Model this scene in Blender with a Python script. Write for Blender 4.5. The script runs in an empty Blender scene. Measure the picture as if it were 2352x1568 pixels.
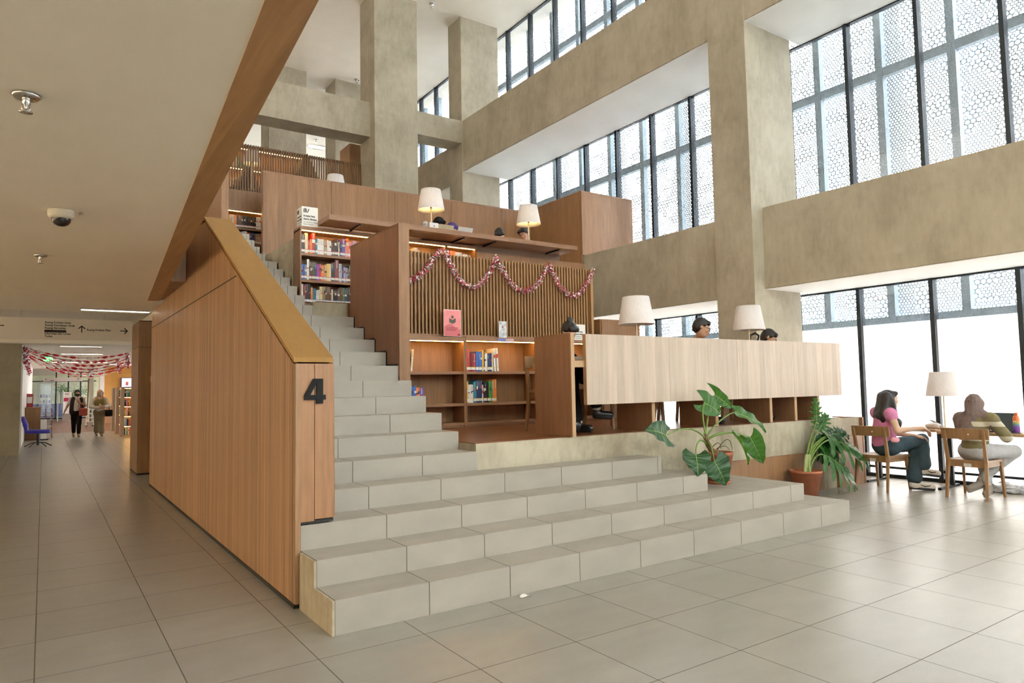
import bpy, bmesh, math, random
import numpy as np
from mathutils import Vector, Matrix
S = bpy.context.scene
COL = S.collection
PI = math.pi
def V(*a): return Vector(a)
def nrm(v):
    v = np.array(v, float); return v/np.linalg.norm(v)

# ------------------------------------------------------------------ materials
MATS = {}
def newmat(name):
    m = bpy.data.materials.new(name); m.use_nodes = True
    nt = m.node_tree; nt.nodes.clear()
    return m, nt
def N(nt, t, **kw):
    n = nt.nodes.new(t)
    for k, v in kw.items(): setattr(n, k, v)
    return n
def L(nt, a, b): nt.links.new(a, b)
def math_(nt, op, a, b=None, c=None, clamp=False):
    n = N(nt, 'ShaderNodeMath', operation=op, use_clamp=clamp)
    for i, x in enumerate((a, b, c)):
        if x is None: continue
        if isinstance(x, (int, float)): n.inputs[i].default_value = x
        else: L(nt, x, n.inputs[i])
    return n.outputs[0]
def objco(nt):
    return N(nt, 'ShaderNodeTexCoord').outputs['Object']
def mapping(nt, co, scale=(1,1,1), loc=(0,0,0)):
    n = N(nt, 'ShaderNodeMapping'); L(nt, co, n.inputs[0])
    n.inputs['Scale'].default_value = scale; n.inputs['Location'].default_value = loc
    return n.outputs[0]
def noise(nt, co, scale=5, detail=3, rough=.5):
    n = N(nt, 'ShaderNodeTexNoise'); L(nt, co, n.inputs['Vector'])
    n.inputs['Scale'].default_value = scale; n.inputs['Detail'].default_value = detail
    n.inputs['Roughness'].default_value = rough
    return n.outputs['Fac']
def ramp(nt, fac, stops):
    n = N(nt, 'ShaderNodeValToRGB'); L(nt, fac, n.inputs[0])
    e = n.color_ramp.elements
    while len(e) < len(stops): e.new(.5)
    for i, (p, c) in enumerate(stops):
        e[i].position = p; e[i].color = (*c, 1)
    return n.outputs[0]
def mixc(nt, fac, a, b, blend='MIX'):
    n = N(nt, 'ShaderNodeMix', data_type='RGBA', blend_type=blend)
    if isinstance(fac, (int, float)): n.inputs[0].default_value = fac
    else: L(nt, fac, n.inputs[0])
    for i, x in ((6, a), (7, b)):
        if isinstance(x, tuple): n.inputs[i].default_value = (*x, 1)
        else: L(nt, x, n.inputs[i])
    return n.outputs[2]
def bsdf(nt, color, rough=.5, metal=0, spec=.5, normal=None, **kw):
    b = N(nt, 'ShaderNodeBsdfPrincipled')
    if isinstance(color, tuple): b.inputs['Base Color'].default_value = (*color, 1)
    else: L(nt, color, b.inputs['Base Color'])
    if isinstance(rough, (int, float)): b.inputs['Roughness'].default_value = rough
    else: L(nt, rough, b.inputs['Roughness'])
    b.inputs['Metallic'].default_value = metal
    b.inputs['Specular IOR Level'].default_value = spec
    if normal is not None: L(nt, normal, b.inputs['Normal'])
    for k, v in kw.items(): b.inputs[k].default_value = v
    return b.outputs[0]
def out(nt, s):
    o = N(nt, 'ShaderNodeOutputMaterial'); L(nt, s, o.inputs[0])
def bump(nt, h, strength=.2, dist=.01):
    n = N(nt, 'ShaderNodeBump'); L(nt, h, n.inputs['Height'])
    n.inputs['Strength'].default_value = strength; n.inputs['Distance'].default_value = dist
    return n.outputs[0]
def plain(name, c, rough=.5, metal=0, spec=.5, var=.08, scale=9, **kw):
    """a plain surface with a slight procedural mottling"""
    if name in MATS: return MATS[name]
    m, nt = newmat(name)
    f = noise(nt, objco(nt), scale, 2)
    a = tuple(x*(1-var) for x in c); b = tuple(min(1, x*(1+var)) for x in c)
    out(nt, bsdf(nt, ramp(nt, f, [(.3, a), (.7, b)]), rough, metal, spec, **kw))
    MATS[name] = m; return m
def emit(name, c, s):
    if name in MATS: return MATS[name]
    m, nt = newmat(name)
    e = N(nt, 'ShaderNodeEmission'); e.inputs[0].default_value = (*c, 1); e.inputs[1].default_value = s
    out(nt, e.outputs[0]); MATS[name] = m; return m
def wood(name, c1, c2, axis='z', rough=.45, strip=.12, seam=0, spec=.4, var=.12, fine=1.0, groove=.35):
    if name in MATS: return MATS[name]
    m, nt = newmat(name)
    co = objco(nt)
    sep = N(nt, 'ShaderNodeSeparateXYZ'); L(nt, co, sep.inputs[0])
    x, y, z = sep.outputs
    if axis == 'z': sc = (16, 16, .9); s = math_(nt, 'ADD', x, y)
    elif axis == 'x': sc = (.9, 16, 16); s = math_(nt, 'ADD', y, z)
    else: sc = (16, .9, 16); s = math_(nt, 'ADD', x, z)
    f = noise(nt, mapping(nt, co, tuple(q*fine for q in sc)), 2.2, 5, .62)
    col = ramp(nt, f, [(.28, c2), (.5, tuple((p+q)/2 for p, q in zip(c1, c2))), (.74, c1)])
    idx = math_(nt, 'FLOOR', math_(nt, 'DIVIDE', s, strip))
    wn = N(nt, 'ShaderNodeTexWhiteNoise', noise_dimensions='1D'); L(nt, idx, wn.inputs['W'])
    k = math_(nt, 'MULTIPLY_ADD', wn.outputs[0], 2*var, 1-var)
    if seam:
        fr = math_(nt, 'FRACT', math_(nt, 'DIVIDE', s, strip))
        line = math_(nt, 'LESS_THAN', fr, seam)
        k = math_(nt, 'MULTIPLY', k, math_(nt, 'MULTIPLY_ADD', line, -groove, 1))
    cc = N(nt, 'ShaderNodeCombineColor'); [L(nt, k, cc.inputs[i]) for i in range(3)]
    out(nt, bsdf(nt, mixc(nt, 1.0, col, cc.outputs[0], 'MULTIPLY'), rough, 0, spec))
    MATS[name] = m; return m
def concrete(name, c1, c2, rough=.75, stain=.5):
    if name in MATS: return MATS[name]
    m, nt = newmat(name); co = objco(nt)
    f1 = noise(nt, mapping(nt, co, (1.1, 1.1, .8)), 1.3, 6, .62)
    f2 = noise(nt, mapping(nt, co, (5, 5, 1.6)), 3, 4, .6)
    f = math_(nt, 'ADD', math_(nt, 'MULTIPLY', f1, .7), math_(nt, 'MULTIPLY', f2, .3))
    col = ramp(nt, f, [(.36, c2), (.5, tuple((p*.6+q*.4) for p, q in zip(c1, c2))), (.62, c1)])
    st = noise(nt, mapping(nt, co, (.7, .7, 1.5), (3, 7, 1)), 2.1, 7, .7)
    msk = math_(nt, 'MULTIPLY', ramp(nt, st, [(.53, (0,0,0)), (.68, (1,1,1))]), stain*.5)
    col = mixc(nt, msk, col, tuple(q*.72 for q in c2))
    out(nt, bsdf(nt, col, rough, 0, .3, bump(nt, f2, .12, .01)))
    MATS[name] = m; return m
def tiles(name, c, size, phase=(0, 0), axes='xy', rough=.34, grout=.006, gc=(.10, .085, .065), spec=.5, var=.06):
    """square or oblong large tiles with thin dark joints; axes picks the two object axes of the grid"""
    if name in MATS: return MATS[name]
    m, nt = newmat(name); co = objco(nt)
    sep = N(nt, 'ShaderNodeSeparateXYZ'); L(nt, co, sep.inputs[0])
    o = dict(x=sep.outputs[0], y=sep.outputs[1], z=sep.outputs[2])
    line = None; ids = []
    for ax, sz, ph in zip(axes, size, phase):
        u = math_(nt, 'DIVIDE', math_(nt, 'SUBTRACT', o[ax], ph), sz)
        ids.append(math_(nt, 'FLOOR', u))
        fr = math_(nt, 'FRACT', u)
        d = math_(nt, 'MINIMUM', fr, math_(nt, 'SUBTRACT', 1, fr))
        l = math_(nt, 'LESS_THAN', d, grout*.5/sz)
        line = l if line is None else math_(nt, 'MAXIMUM', line, l)
    cb = N(nt, 'ShaderNodeCombineXYZ'); [L(nt, q, cb.inputs[i]) for i, q in enumerate(ids)]
    wn = N(nt, 'ShaderNodeTexWhiteNoise', noise_dimensions='3D'); L(nt, cb.outputs[0], wn.inputs['Vector'])
    f1 = noise(nt, mapping(nt, co, (1.5, 4.5, 3)), 1.6, 2, .5)
    k = math_(nt, 'ADD', math_(nt, 'MULTIPLY_ADD', wn.outputs[0], var*1.4, 1-var*.7), math_(nt, 'MULTIPLY_ADD', f1, .3, -.15))
    cc = N(nt, 'ShaderNodeCombineColor'); [L(nt, k, cc.inputs[i]) for i in range(3)]
    col = mixc(nt, 1.0, cc.outputs[0], c, 'MULTIPLY')
    col = mixc(nt, line, col, gc)
    r = math_(nt, 'ADD', math_(nt, 'MULTIPLY_ADD', f1, .05, rough), math_(nt, 'MULTIPLY', line, .3))
    out(nt, bsdf(nt, col, r, 0, spec)); MATS[name] = m; return m

# ------------------------------------------------------------------ objects
def tag(o, label=None, cat=None, group=None, kind=None):
    if label: o['label'] = label
    if cat: o['category'] = cat
    if group: o['group'] = group
    if kind: o['kind'] = kind
    return o
def thing(name, label, cat, loc=(0,0,0), rz=0, group=None):
    o = bpy.data.objects.new(name, None); COL.objects.link(o)
    o.location = loc; o.rotation_euler = (0, 0, rz); o.empty_display_size = .1
    return tag(o, label, cat, group)
def kids(o): return [c for c in bpy.data.objects if c.parent == o]
def dup(root, loc, rz=None, label=None, group=None):
    r = root.copy(); COL.objects.link(r); r.location = loc
    if rz is not None: r.rotation_euler = (0, 0, rz)
    if label: r['label'] = label
    if group: r['group'] = group
    for ch in root.children:
        c = ch.copy(); COL.objects.link(c); c.parent = r
        for g in ch.children:
            d = g.copy(); COL.objects.link(d); d.parent = c
    return r
class MB:
    def __init__(s): s.v = []; s.f = []; s.m = []; s.sm = []
    def add(s, vs, fs, mi=0, smooth=False):
        b = len(s.v); s.v.extend(tuple(map(float, v)) for v in vs)
        for f in fs: s.f.append(tuple(b+i for i in f)); s.m.append(mi); s.sm.append(smooth)
        return s
    def box(s, x0, y0, z0, x1, y1, z1, mi=0, b=0):
        if x0 > x1: x0, x1 = x1, x0
        if y0 > y1: y0, y1 = y1, y0
        if z0 > z1: z0, z1 = z1, z0
        if not b:
            vs = [(x, y, z) for z in (z0, z1) for y in (y0, y1) for x in (x0, x1)]
            return s.add(vs, [(0,2,3,1), (4,5,7,6), (0,1,5,4), (2,6,7,3), (0,4,6,2), (1,3,7,5)], mi)
        b = min(b, .49*min(x1-x0, y1-y0, z1-z0))
        bm = bmesh.new(); bmesh.ops.create_cube(bm, size=1)
        for v in bm.verts:
            v.co = Vector(((x0+x1)/2+v.co.x*(x1-x0), (y0+y1)/2+v.co.y*(y1-y0), (z0+z1)/2+v.co.z*(z1-z0)))
        bmesh.ops.bevel(bm, geom=bm.edges[:], offset=b, segments=2, affect='EDGES', profile=.5)
        return s.frombm(bm, mi)
    def frombm(s, bm, mi=0, smooth=False):
        bm.verts.index_update()
        s.add([v.co for v in bm.verts], [tuple(v.index for v in f.verts) for f in bm.faces], mi, smooth); bm.free(); return s
    def prism(s, poly, axis, a, b, mi=0):
        """extrude a 2D polygon (in the two other axes, in order) from a to b along axis"""
        def p3(p, t):
            return (t, p[0], p[1]) if axis == 'x' else (p[0], t, p[1]) if axis == 'y' else (p[0], p[1], t)
        n = len(poly); vs = [p3(p, a) for p in poly]+[p3(p, b) for p in poly]
        fs = [tuple(range(n-1, -1, -1)), tuple(range(n, 2*n))]+[(i, (i+1) % n, n+(i+1) % n, n+i) for i in range(n)]
        return s.add(vs, fs, mi)
    def tube(s, pts, r, n=8, mi=0, cap=True):
        P = [Vector(p) for p in pts]; k = len(P)
        R = [r]*k if isinstance(r, (int, float)) else list(r)
        vs = []; up = None
        for i in range(k):
            t = (P[min(i+1, k-1)]-P[max(i-1, 0)]).normalized()
            if up is None: up = t.orthogonal().normalized()
            up = (up-t*up.dot(t))
            up = up.normalized() if up.length > 1e-6 else t.orthogonal().normalized()
            w = t.cross(up)
            for j in range(n):
                a = 2*PI*j/n; vs.append(P[i]+(up*math.cos(a)+w*math.sin(a))*R[i])
        fs = [(i*n+j, i*n+(j+1) % n, (i+1)*n+(j+1) % n, (i+1)*n+j) for i in range(k-1) for j in range(n)]
        s.add(vs, fs, mi, n > 5)
        if cap: s.add(vs[:n], [tuple(range(n-1, -1, -1))], mi); s.add(vs[-n:], [tuple(range(n))], mi)
        return s
    def lathe(s, prof, c=(0,0,0), n=24, mi=0, smooth=True):
        vs = []
        for r, z in prof:
            for j in range(n):
                a = 2*PI*j/n; vs.append((c[0]+r*math.cos(a), c[1]+r*math.sin(a), c[2]+z))
        fs = [(i*n+j, i*n+(j+1) % n, (i+1)*n+(j+1) % n, (i+1)*n+j) for i in range(len(prof)-1) for j in range(n)]
        return s.add(vs, fs, mi, smooth)
    def bar(s, a, b, w, d, mi=0, up=(0,0,1), w2=None, d2=None):
        """a straight rectangular bar from a to b (width w across, depth d), may taper"""
        a = Vector(a); b = Vector(b); t = (b-a).normalized(); u = Vector(up)
        x = t.cross(u)
        x = x.normalized() if x.length > 1e-4 else Vector((1,0,0))
        y = x.cross(t).normalized(); vs = []
        for p, ww, dd in ((a, w, d), (b, w2 or w, d2 or d)):
            vs += [p-x*ww/2-y*dd/2, p+x*ww/2-y*dd/2, p+x*ww/2+y*dd/2, p-x*ww/2+y*dd/2]
        return s.add(vs, [(3,2,1,0), (4,5,6,7), (0,1,5,4), (1,2,6,5), (2,3,7,6), (3,0,4,7)], mi)
    def grid(s, fn, nu, nv, mi=0, smooth=True):
        vs = [fn(i/nu, j/nv) for i in range(nu+1) for j in range(nv+1)]
        fs = [(i*(nv+1)+j, (i+1)*(nv+1)+j, (i+1)*(nv+1)+j+1, i*(nv+1)+j+1) for i in range(nu) for j in range(nv)]
        return s.add(vs, fs, mi, smooth)
    def build(s, name, mats, parent=None, world=False, loc=None):
        me = bpy.data.meshes.new(name)
        off = Vector((0,0,0))
        if world and parent is not None:
            q = parent
            while q is not None: off += Vector(q.location); q = q.parent
        if loc is not None: off = Vector(loc)
        vs = [(v[0]-off[0], v[1]-off[1], v[2]-off[2]) for v in s.v]
        me.from_pydata(vs, [], s.f)
        mats = mats if isinstance(mats, (list, tuple)) else [mats]
        for m in mats: me.materials.append(m)
        me.polygons.foreach_set('material_index', s.m)
        me.polygons.foreach_set('use_smooth', s.sm)
        me.update()
        o = bpy.data.objects.new(name, me); COL.objects.link(o)
        if parent is not None: o.parent = parent
        if loc is not None: o.location = loc
        return o
def struct(name, mb, m):
    return tag(mb.build(name, m), kind='structure')
def boxo(name, m, dims, parent=None, world=True, b=0, loc=None):
    return MB().box(*dims, b=b).build(name, m, parent, world, loc)
def textmesh(name, body, size, m, M, parent=None, depth=.002, align='LEFT', font_space=1.0, off=0):
    """lettering as a mesh; M places the text plane (x right, y up, z towards the reader)"""
    cu = bpy.data.curves.new(name, 'FONT'); cu.body = body; cu.size = size; cu.extrude = depth
    cu.align_x = align; cu.space_character = font_space; cu.offset = off; cu.resolution_u = 3
    t = bpy.data.objects.new(name, cu); COL.objects.link(t)
    dg = bpy.context.evaluated_depsgraph_get(); dg.update()
    me = bpy.data.meshes.new_from_object(t.evaluated_get(dg)); me.name = name
    bpy.data.objects.remove(t); bpy.data.curves.remove(cu)
    me.materials.clear(); me.materials.append(m)
    me.transform(M)
    o = bpy.data.objects.new(name, me); COL.objects.link(o)
    if parent is not None:
        o.parent = parent; me.transform(Matrix.Translation(-Vector(parent.location)))
    return o
def frame(o, x, y):
    """matrix with origin o, local x and y axes"""
    x = Vector(x).normalized(); y = Vector(y); y = (y-x*y.dot(x)).normalized(); z = x.cross(y)
    M = Matrix((x, y, z)).transposed().to_4x4(); M.translation = Vector(o); return M

# ------------------------------------------------------------------ organic shapes (blended solids -> one mesh)
class Solid:
    def __init__(s): s.p = []
    def cap(s, a, b, ra, rb=None, k=.02):
        s.p.append(('c', np.array(a, float), np.array(b, float), ra, ra if rb is None else rb, k)); return s
    def ell(s, c, r, R=None, k=.02, sub=False):
        s.p.append(('s' if sub else 'e', np.array(c, float), np.array(r, float), np.eye(3) if R is None else np.array(R, float), 0, k)); return s
    def mesh(s, h=.01, fold=0, seed=0):
        lo = np.full(3, 1e9); hi = -lo
        bb = []
        for q in s.p:
            if q[0] == 'c':
                r = max(q[3], q[4]); a = np.minimum(q[1], q[2])-r; b = np.maximum(q[1], q[2])+r
            else:
                r = np.max(q[2]); a = q[1]-r; b = q[1]+r
            bb.append((a, b))
            if q[0] != 's': lo = np.minimum(lo, a); hi = np.maximum(hi, b)
        lo = lo-3*h; n = np.ceil((hi-lo)/h).astype(int)+4
        F = np.full(n, .3, np.float32)
        for q, (a, b) in zip(s.p, bb):
            k = q[5]; pad = k+3*h
            i0 = np.maximum(np.floor((a-pad-lo)/h).astype(int), 0); i1 = np.minimum(np.ceil((b+pad-lo)/h).astype(int)+1, n)
            if np.any(i1 <= i0): continue
            ax = [lo[d]+h*np.arange(i0[d], i1[d]) for d in range(3)]
            X, Y, Z = np.meshgrid(*ax, indexing='ij')
            if q[0] == 'c':
                A, B = q[1], q[2]; ab = B-A; L2 = max(ab@ab, 1e-9)
                t = np.clip(((X-A[0])*ab[0]+(Y-A[1])*ab[1]+(Z-A[2])*ab[2])/L2, 0, 1)
                d = np.sqrt((X-A[0]-t*ab[0])**2+(Y-A[1]-t*ab[1])**2+(Z-A[2]-t*ab[2])**2)-(q[3]+(q[4]-q[3])*t)
            else:
                c, r, R = q[1], q[2], q[3]
                x, y, z = X-c[0], Y-c[1], Z-c[2]
                u = (R[0][0]*x+R[0][1]*y+R[0][2]*z)/r[0]; v = (R[1][0]*x+R[1][1]*y+R[1][2]*z)/r[1]; w = (R[2][0]*x+R[2][1]*y+R[2][2]*z)/r[2]
                k0 = np.sqrt(u*u+v*v+w*w); k1 = np.sqrt((u/r[0])**2+(v/r[1])**2+(w/r[2])**2)+1e-9
                d = k0*(k0-1)/k1
            sl = tuple(slice(i0[d_], i1[d_]) for d_ in range(3))
            f = F[sl]
            if q[0] == 's':
                hh = np.clip(k-np.abs(f+d), 0, None)/k; F[sl] = np.maximum(f, -d)+hh*hh*k*.25
            else:
                hh = np.clip(k-np.abs(f-d), 0, None)/k; F[sl] = np.minimum(f, d)-hh*hh*k*.25
        I = F < 0
        cnt = np.zeros(np.array(n)-1, np.int8)
        for dx in (0, 1):
            for dy in (0, 1):
                for dz in (0, 1): cnt += I[dx:n[0]-1+dx, dy:n[1]-1+dy, dz:n[2]-1+dz]
        M = (cnt > 0) & (cnt < 8)
        ii = np.argwhere(M); idx = np.full(M.shape, -1, np.int64); idx[M] = np.arange(len(ii))
        acc = np.zeros((len(ii), 3)); num = np.zeros(len(ii))
        for d in range(3):
            e = [x for x in range(3) if x != d]
            for p in (0, 1):
                for q_ in (0, 1):
                    o0 = np.zeros(3, int); o0[e[0]] = p; o0[e[1]] = q_; o1 = o0.copy(); o1[d] = 1
                    a = F[tuple((ii+o0).T)]; b = F[tuple((ii+o1).T)]
                    c = (a < 0) != (b < 0)
                    t = np.where(c, a/(a-b+1e-12), 0)
                    pos = o0+np.zeros((len(ii), 3)); pos[:, d] += t
                    acc += pos*c[:, None]; num += c
        P = lo+h*(ii+acc/num[:, None])
        faces = []
        for d in range(3):
            e = [x for x in range(3) if x != d]
            s0 = [slice(None)]*3; s1 = [slice(None)]*3; s0[d] = slice(0, -1); s1[d] = slice(1, None)
            ch = np.argwhere(I[tuple(s0)] != I[tuple(s1)])
            ch = ch[(ch[:, e[0]] > 0) & (ch[:, e[1]] > 0)]
            inside = I[tuple(ch.T)]
            def g(o1, o2):
                c = ch.copy(); c[:, e[0]] -= o1; c[:, e[1]] -= o2; return idx[tuple(c.T)]
            qd = np.stack([g(1, 1), g(0, 1), g(0, 0), g(1, 0)], 1)
            flip = inside if d != 1 else ~inside
            qd[~flip] = qd[~flip][:, ::-1]
            faces.append(qd)
        Q = np.concatenate(faces); Q = Q[(Q >= 0).all(1)]
        if fold:
            a = P*np.array([23, 19, 31])+seed
            w = np.sin(a[:, 0]+1.7*np.sin(a[:, 2]*.6))*np.sin(a[:, 1]+np.sin(a[:, 2]*.8)+a[:, 2]*.35)
            ctr = P.mean(0); dirv = P-ctr; dirv[:, 2] *= .2
            dirv /= np.linalg.norm(dirv, axis=1)[:, None]+1e-6
            P = P+dirv*(w*fold)[:, None]
        return P, Q
    def build(s, name, m, parent=None, h=.01, world=True, fold=0, seed=0, cut=None):
        P, Q = s.mesh(h, fold, seed)
        if cut is not None:
            keep = cut(P); fm = keep[Q].all(1); Q = Q[fm]
            used = np.unique(Q); re = np.full(len(P), -1); re[used] = np.arange(len(used)); P = P[used]; Q = re[Q]
        off = np.zeros(3)
        if world and parent is not None: off = np.array(parent.location)
        me = bpy.data.meshes.new(name); me.from_pydata((P-off).tolist(), [], Q.tolist())
        me.materials.append(m); me.polygons.foreach_set('use_smooth', [True]*len(me.polygons)); me.update()
        o = bpy.data.objects.new(name, me); COL.objects.link(o)
        if parent is not None: o.parent = parent
        return o
# ------------------------------------------------------------------ palette
M_floor = tiles('porcelain_floor', (.30, .285, .25), (.6125, .6125), (-.006, -.045), 'xy', .285, .0058, spec=.6)
M_step = tiles('stair_tile', (.355, .328, .285), (.605, 50), (.61, -20), 'xy', .5, .007, gc=(.13,.115,.09))
M_conc = concrete('fair_faced_concrete', (.46, .415, .325), (.335, .295, .22))
M_conc2 = concrete('rough_concrete', (.50, .455, .35), (.30, .255, .18), stain=1.0)
M_ceil = plain('ceiling_plaster', (.82, .77, .68), .9, var=.02, scale=2)
M_white = plain('white_plaster', (.80, .79, .76), .9, var=.02, scale=2)
M_wall = wood('vertical_batten_veneer', (.45, .265, .145), (.32, .18, .092), 'z', .42, .046, .12, var=.20, groove=.55)
M_wood = wood('oak_veneer', (.335, .180, .086), (.24, .120, .054), 'z', .42, .17, 0, var=.10)
M_woodh = wood('oak_veneer_lengthwise', (.36, .20, .11), (.25, .13, .07), 'x', .42, .09, 0, var=.08)
M_woody = wood('oak_veneer_sidewise', (.33, .175, .085), (.22, .11, .052), 'y', .45, .09, 0, var=.10)
M_cap = wood('golden_coping_veneer', (.335, .18, .042), (.29, .148, .034), 'y', .4, .5, 0, var=.03)
M_lite = wood('pale_edge_veneer', (.50, .33, .19), (.42, .26, .14), 'z', .45, .2, 0, var=.05)
M_slat = wood('slat_oak', (.40, .235, .105), (.30, .165, .068), 'z', .45, .05, 0, var=.14)
M_slatd = wood('dark_slat_oak', (.23, .12, .055), (.15, .075, .032), 'z', .5, .056, 0, var=.14)
M_deck = wood('reddish_plank_floor', (.225, .085, .04), (.14, .05, .024), 'x', .28, .12, .04, var=.15)
M_chair = wood('beech', (.33, .19, .09), (.24, .13, .06), 'z', .4, .4, 0, var=.03)
M_black = plain('black_shadow_gap', (.008, .008, .008), .6)
M_steel = plain('dark_steel', (.035, .045, .055), .45, .4)
M_mull = plain('dark_aluminium', (.03, .04, .05), .38, .5)
M_blk = plain('black_plastic', (.012, .012, .013), .35)
M_chrome = plain('chrome', (.6, .6, .6), .22, 1)
M_paper = plain('white_card', (.82, .81, .78), .6, var=.02)
M_ink = plain('black_ink', (.01, .01, .01), .6)
M_led = emit('warm_led', (1, .52, .13), 36)
M_trof = emit('warm_tube', (1, .82, .6), 45)

# perforated metal screen
def perf_mat():
    m, nt = newmat('perforated_metal'); co = objco(nt)
    sep = N(nt, 'ShaderNodeSeparateXYZ'); L(nt, co, sep.inputs[0])
    y, z = sep.outputs[1], sep.outputs[2]
    cb = N(nt, 'ShaderNodeCombineXYZ'); L(nt, y, cb.inputs[0]); L(nt, z, cb.inputs[1])
    p2 = cb.outputs[0]
    def vm(op, a, b=None, c=None):
        n = N(nt, 'ShaderNodeVectorMath', operation=op)
        for i, q in enumerate((a, b, c)):
            if q is None: continue
            if isinstance(q, tuple): n.inputs[i].default_value = q
            else: L(nt, q, n.inputs[i])
        return n
    def hexd(pitch):
        s = vm('SCALE', p2); s.inputs['Scale'].default_value = 1/pitch; s = s.outputs[0]
        ds = []
        for off in ((0,0,0), (.5, .8660254, 0)):
            w = vm('WRAP', vm('ADD', s, off).outputs[0], (1, 1.7320508, 1), (0,0,0)).outputs[0]
            ds.append(vm('LENGTH', vm('SUBTRACT', w, (.5, .8660254, 0)).outputs[0]).outputs['Value'])
        return math_(nt, 'MINIMUM', *ds)
    d1 = hexd(.047); d2 = hexd(.074)
    n1 = noise(nt, mapping(nt, p2, (1.0, 1.7, 1)), 2.3, 2, .5)
    # hole size shrinks towards the vertical stiffeners every 1.02 m
    fr = math_(nt, 'FRACT', math_(nt, 'DIVIDE', math_(nt, 'SUBTRACT', y, .2), 2.04))
    dist = math_(nt, 'ABSOLUTE', math_(nt, 'SUBTRACT', fr, .5))
    small = math_(nt, 'MULTIPLY_ADD', math_(nt, 'SMOOTH_MIN', dist, .16, .02), .80, .225)
    big = math_(nt, 'GREATER_THAN', n1, .52)
    far = math_(nt, 'GREATER_THAN', dist, .10)
    big = math_(nt, 'MULTIPLY', big, far)
    h1 = math_(nt, 'LESS_THAN', d1, small)
    h2 = math_(nt, 'LESS_THAN', d2, .37)
    hole = math_(nt, 'ADD', math_(nt, 'MULTIPLY', h1, math_(nt, 'SUBTRACT', 1, big)), math_(nt, 'MULTIPLY', h2, big), clamp=True)
    tr = N(nt, 'ShaderNodeBsdfTransparent')
    df = N(nt, 'ShaderNodeBsdfDiffuse'); df.inputs[0].default_value = (.48, .57, .64, 1)
    tl = N(nt, 'ShaderNodeBsdfTranslucent'); tl.inputs[0].default_value = (.010, .016, .022, 1)  # faint blue translucency paints window glare onto the solid metal
    ad = N(nt, 'ShaderNodeAddShader'); L(nt, df.outputs[0], ad.inputs[0]); L(nt, tl.outputs[0], ad.inputs[1])
    mx = N(nt, 'ShaderNodeMixShader'); L(nt, hole, mx.inputs[0]); L(nt, ad.outputs[0], mx.inputs[1]); L(nt, tr.outputs[0], mx.inputs[2])
    out(nt, mx.outputs[0]); return m
M_perf = perf_mat()
def glass_mat(name, tint=(.96, .98, 1), refl=.07):
    m, nt = newmat(name)
    tr = N(nt, 'ShaderNodeBsdfTransparent'); tr.inputs[0].default_value = (*tint, 1)
    gl = N(nt, 'ShaderNodeBsdfGlossy'); gl.inputs['Roughness'].default_value = .03
    sm = noise(nt, mapping(nt, objco(nt), (3, 3, 1)), 4, 4, .6)
    df = N(nt, 'ShaderNodeBsdfTranslucent'); df.inputs[0].default_value = (.8, .86, .9, 1)  # bluish veil paints window haze into the pane
    mx = N(nt, 'ShaderNodeMixShader'); mx.inputs[0].default_value = refl; L(nt, tr.outputs[0], mx.inputs[1]); L(nt, gl.outputs[0], mx.inputs[2])
    m2 = N(nt, 'ShaderNodeMixShader'); L(nt, math_(nt, 'MULTIPLY', sm, .045), m2.inputs[0]); L(nt, mx.outputs[0], m2.inputs[1]); L(nt, df.outputs[0], m2.inputs[2])
    out(nt, m2.outputs[0]); return m
M_glass = glass_mat('hazy_glass')
def film_mat():
    m, nt = newmat('frosted_film')
    f = noise(nt, mapping(nt, objco(nt), (1, 1, 1)), .8, 2)
    tl = N(nt, 'ShaderNodeBsdfTranslucent'); L(nt, ramp(nt, f, [(.3, (.80, .78, .75)), (.7, (.86, .84, .82))]), tl.inputs[0])
    df = N(nt, 'ShaderNodeBsdfDiffuse'); df.inputs[0].default_value = (.8, .8, .8, 1)
    mx = N(nt, 'ShaderNodeMixShader'); mx.inputs[0].default_value = .12; L(nt, tl.outputs[0], mx.inputs[1]); L(nt, df.outputs[0], mx.inputs[2])
    out(nt, mx.outputs[0]); return m
M_film = film_mat()

# ------------------------------------------------------------------ camera
cam = bpy.data.cameras.new('camera'); co_ = bpy.data.objects.new('camera', cam); COL.objects.link(co_)
r_ = Vector((.82692851, -.56202981, -.01765597)); u_ = Vector((-.0223957, -.06429311, .99767972)); f_ = Vector((.56186091, .82461438, .06575286))
Mc = Matrix((r_, u_, -f_)).transposed().to_4x4(); Mc.translation = (0, 0, 1.4)
co_.matrix_world = Mc; cam.sensor_width = 36; cam.lens = 24.1752; cam.clip_end = 300; cam.clip_start = .05
S.camera = co_

# ------------------------------------------------------------------ room shell
ZL, ZT, XG = 2.695, 10.96, 10.135           # low ceiling, atrium ceiling, glass line
def st(name, m, *boxes):
    b = MB()
    for q in boxes: b.box(*q)
    return struct(name, b, m)
st('floor', M_floor, (-9, -9.5, -.2, XG+.1, 30.4, 0))
st('floor_corridor', M_deck, (-9, 30.4, -.2, XG+.1, 62, 0))
def fx(y): return .419+.0703*y              # slanting edge of the low ceiling
b = MB()
b.prism([(-9, -9.5), (fx(-9.5), -9.5), (fx(10.77), 10.77), (1.365, 10.77), (1.365, 12.75), (-9, 12.75)], 'z', ZL, 3.6)
struct('ceiling_low', b, plain('low_ceiling_plaster', (.90, .855, .755), .9, var=.015, scale=2))
b = MB(); b.prism([(fx(-9.5), -9.5), (fx(-9.5)+.155, -9.5), (fx(10.7)+.155, 10.69), (fx(10.77), 10.77)], 'z', ZL-.004, 3.75)
struct('trim_1', b, wood('fascia_oak', (.50, .29, .145), (.38, .205, .095), 'y', .45, .09, 0, var=.10))                # timber fascia along the slanting edge
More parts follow.
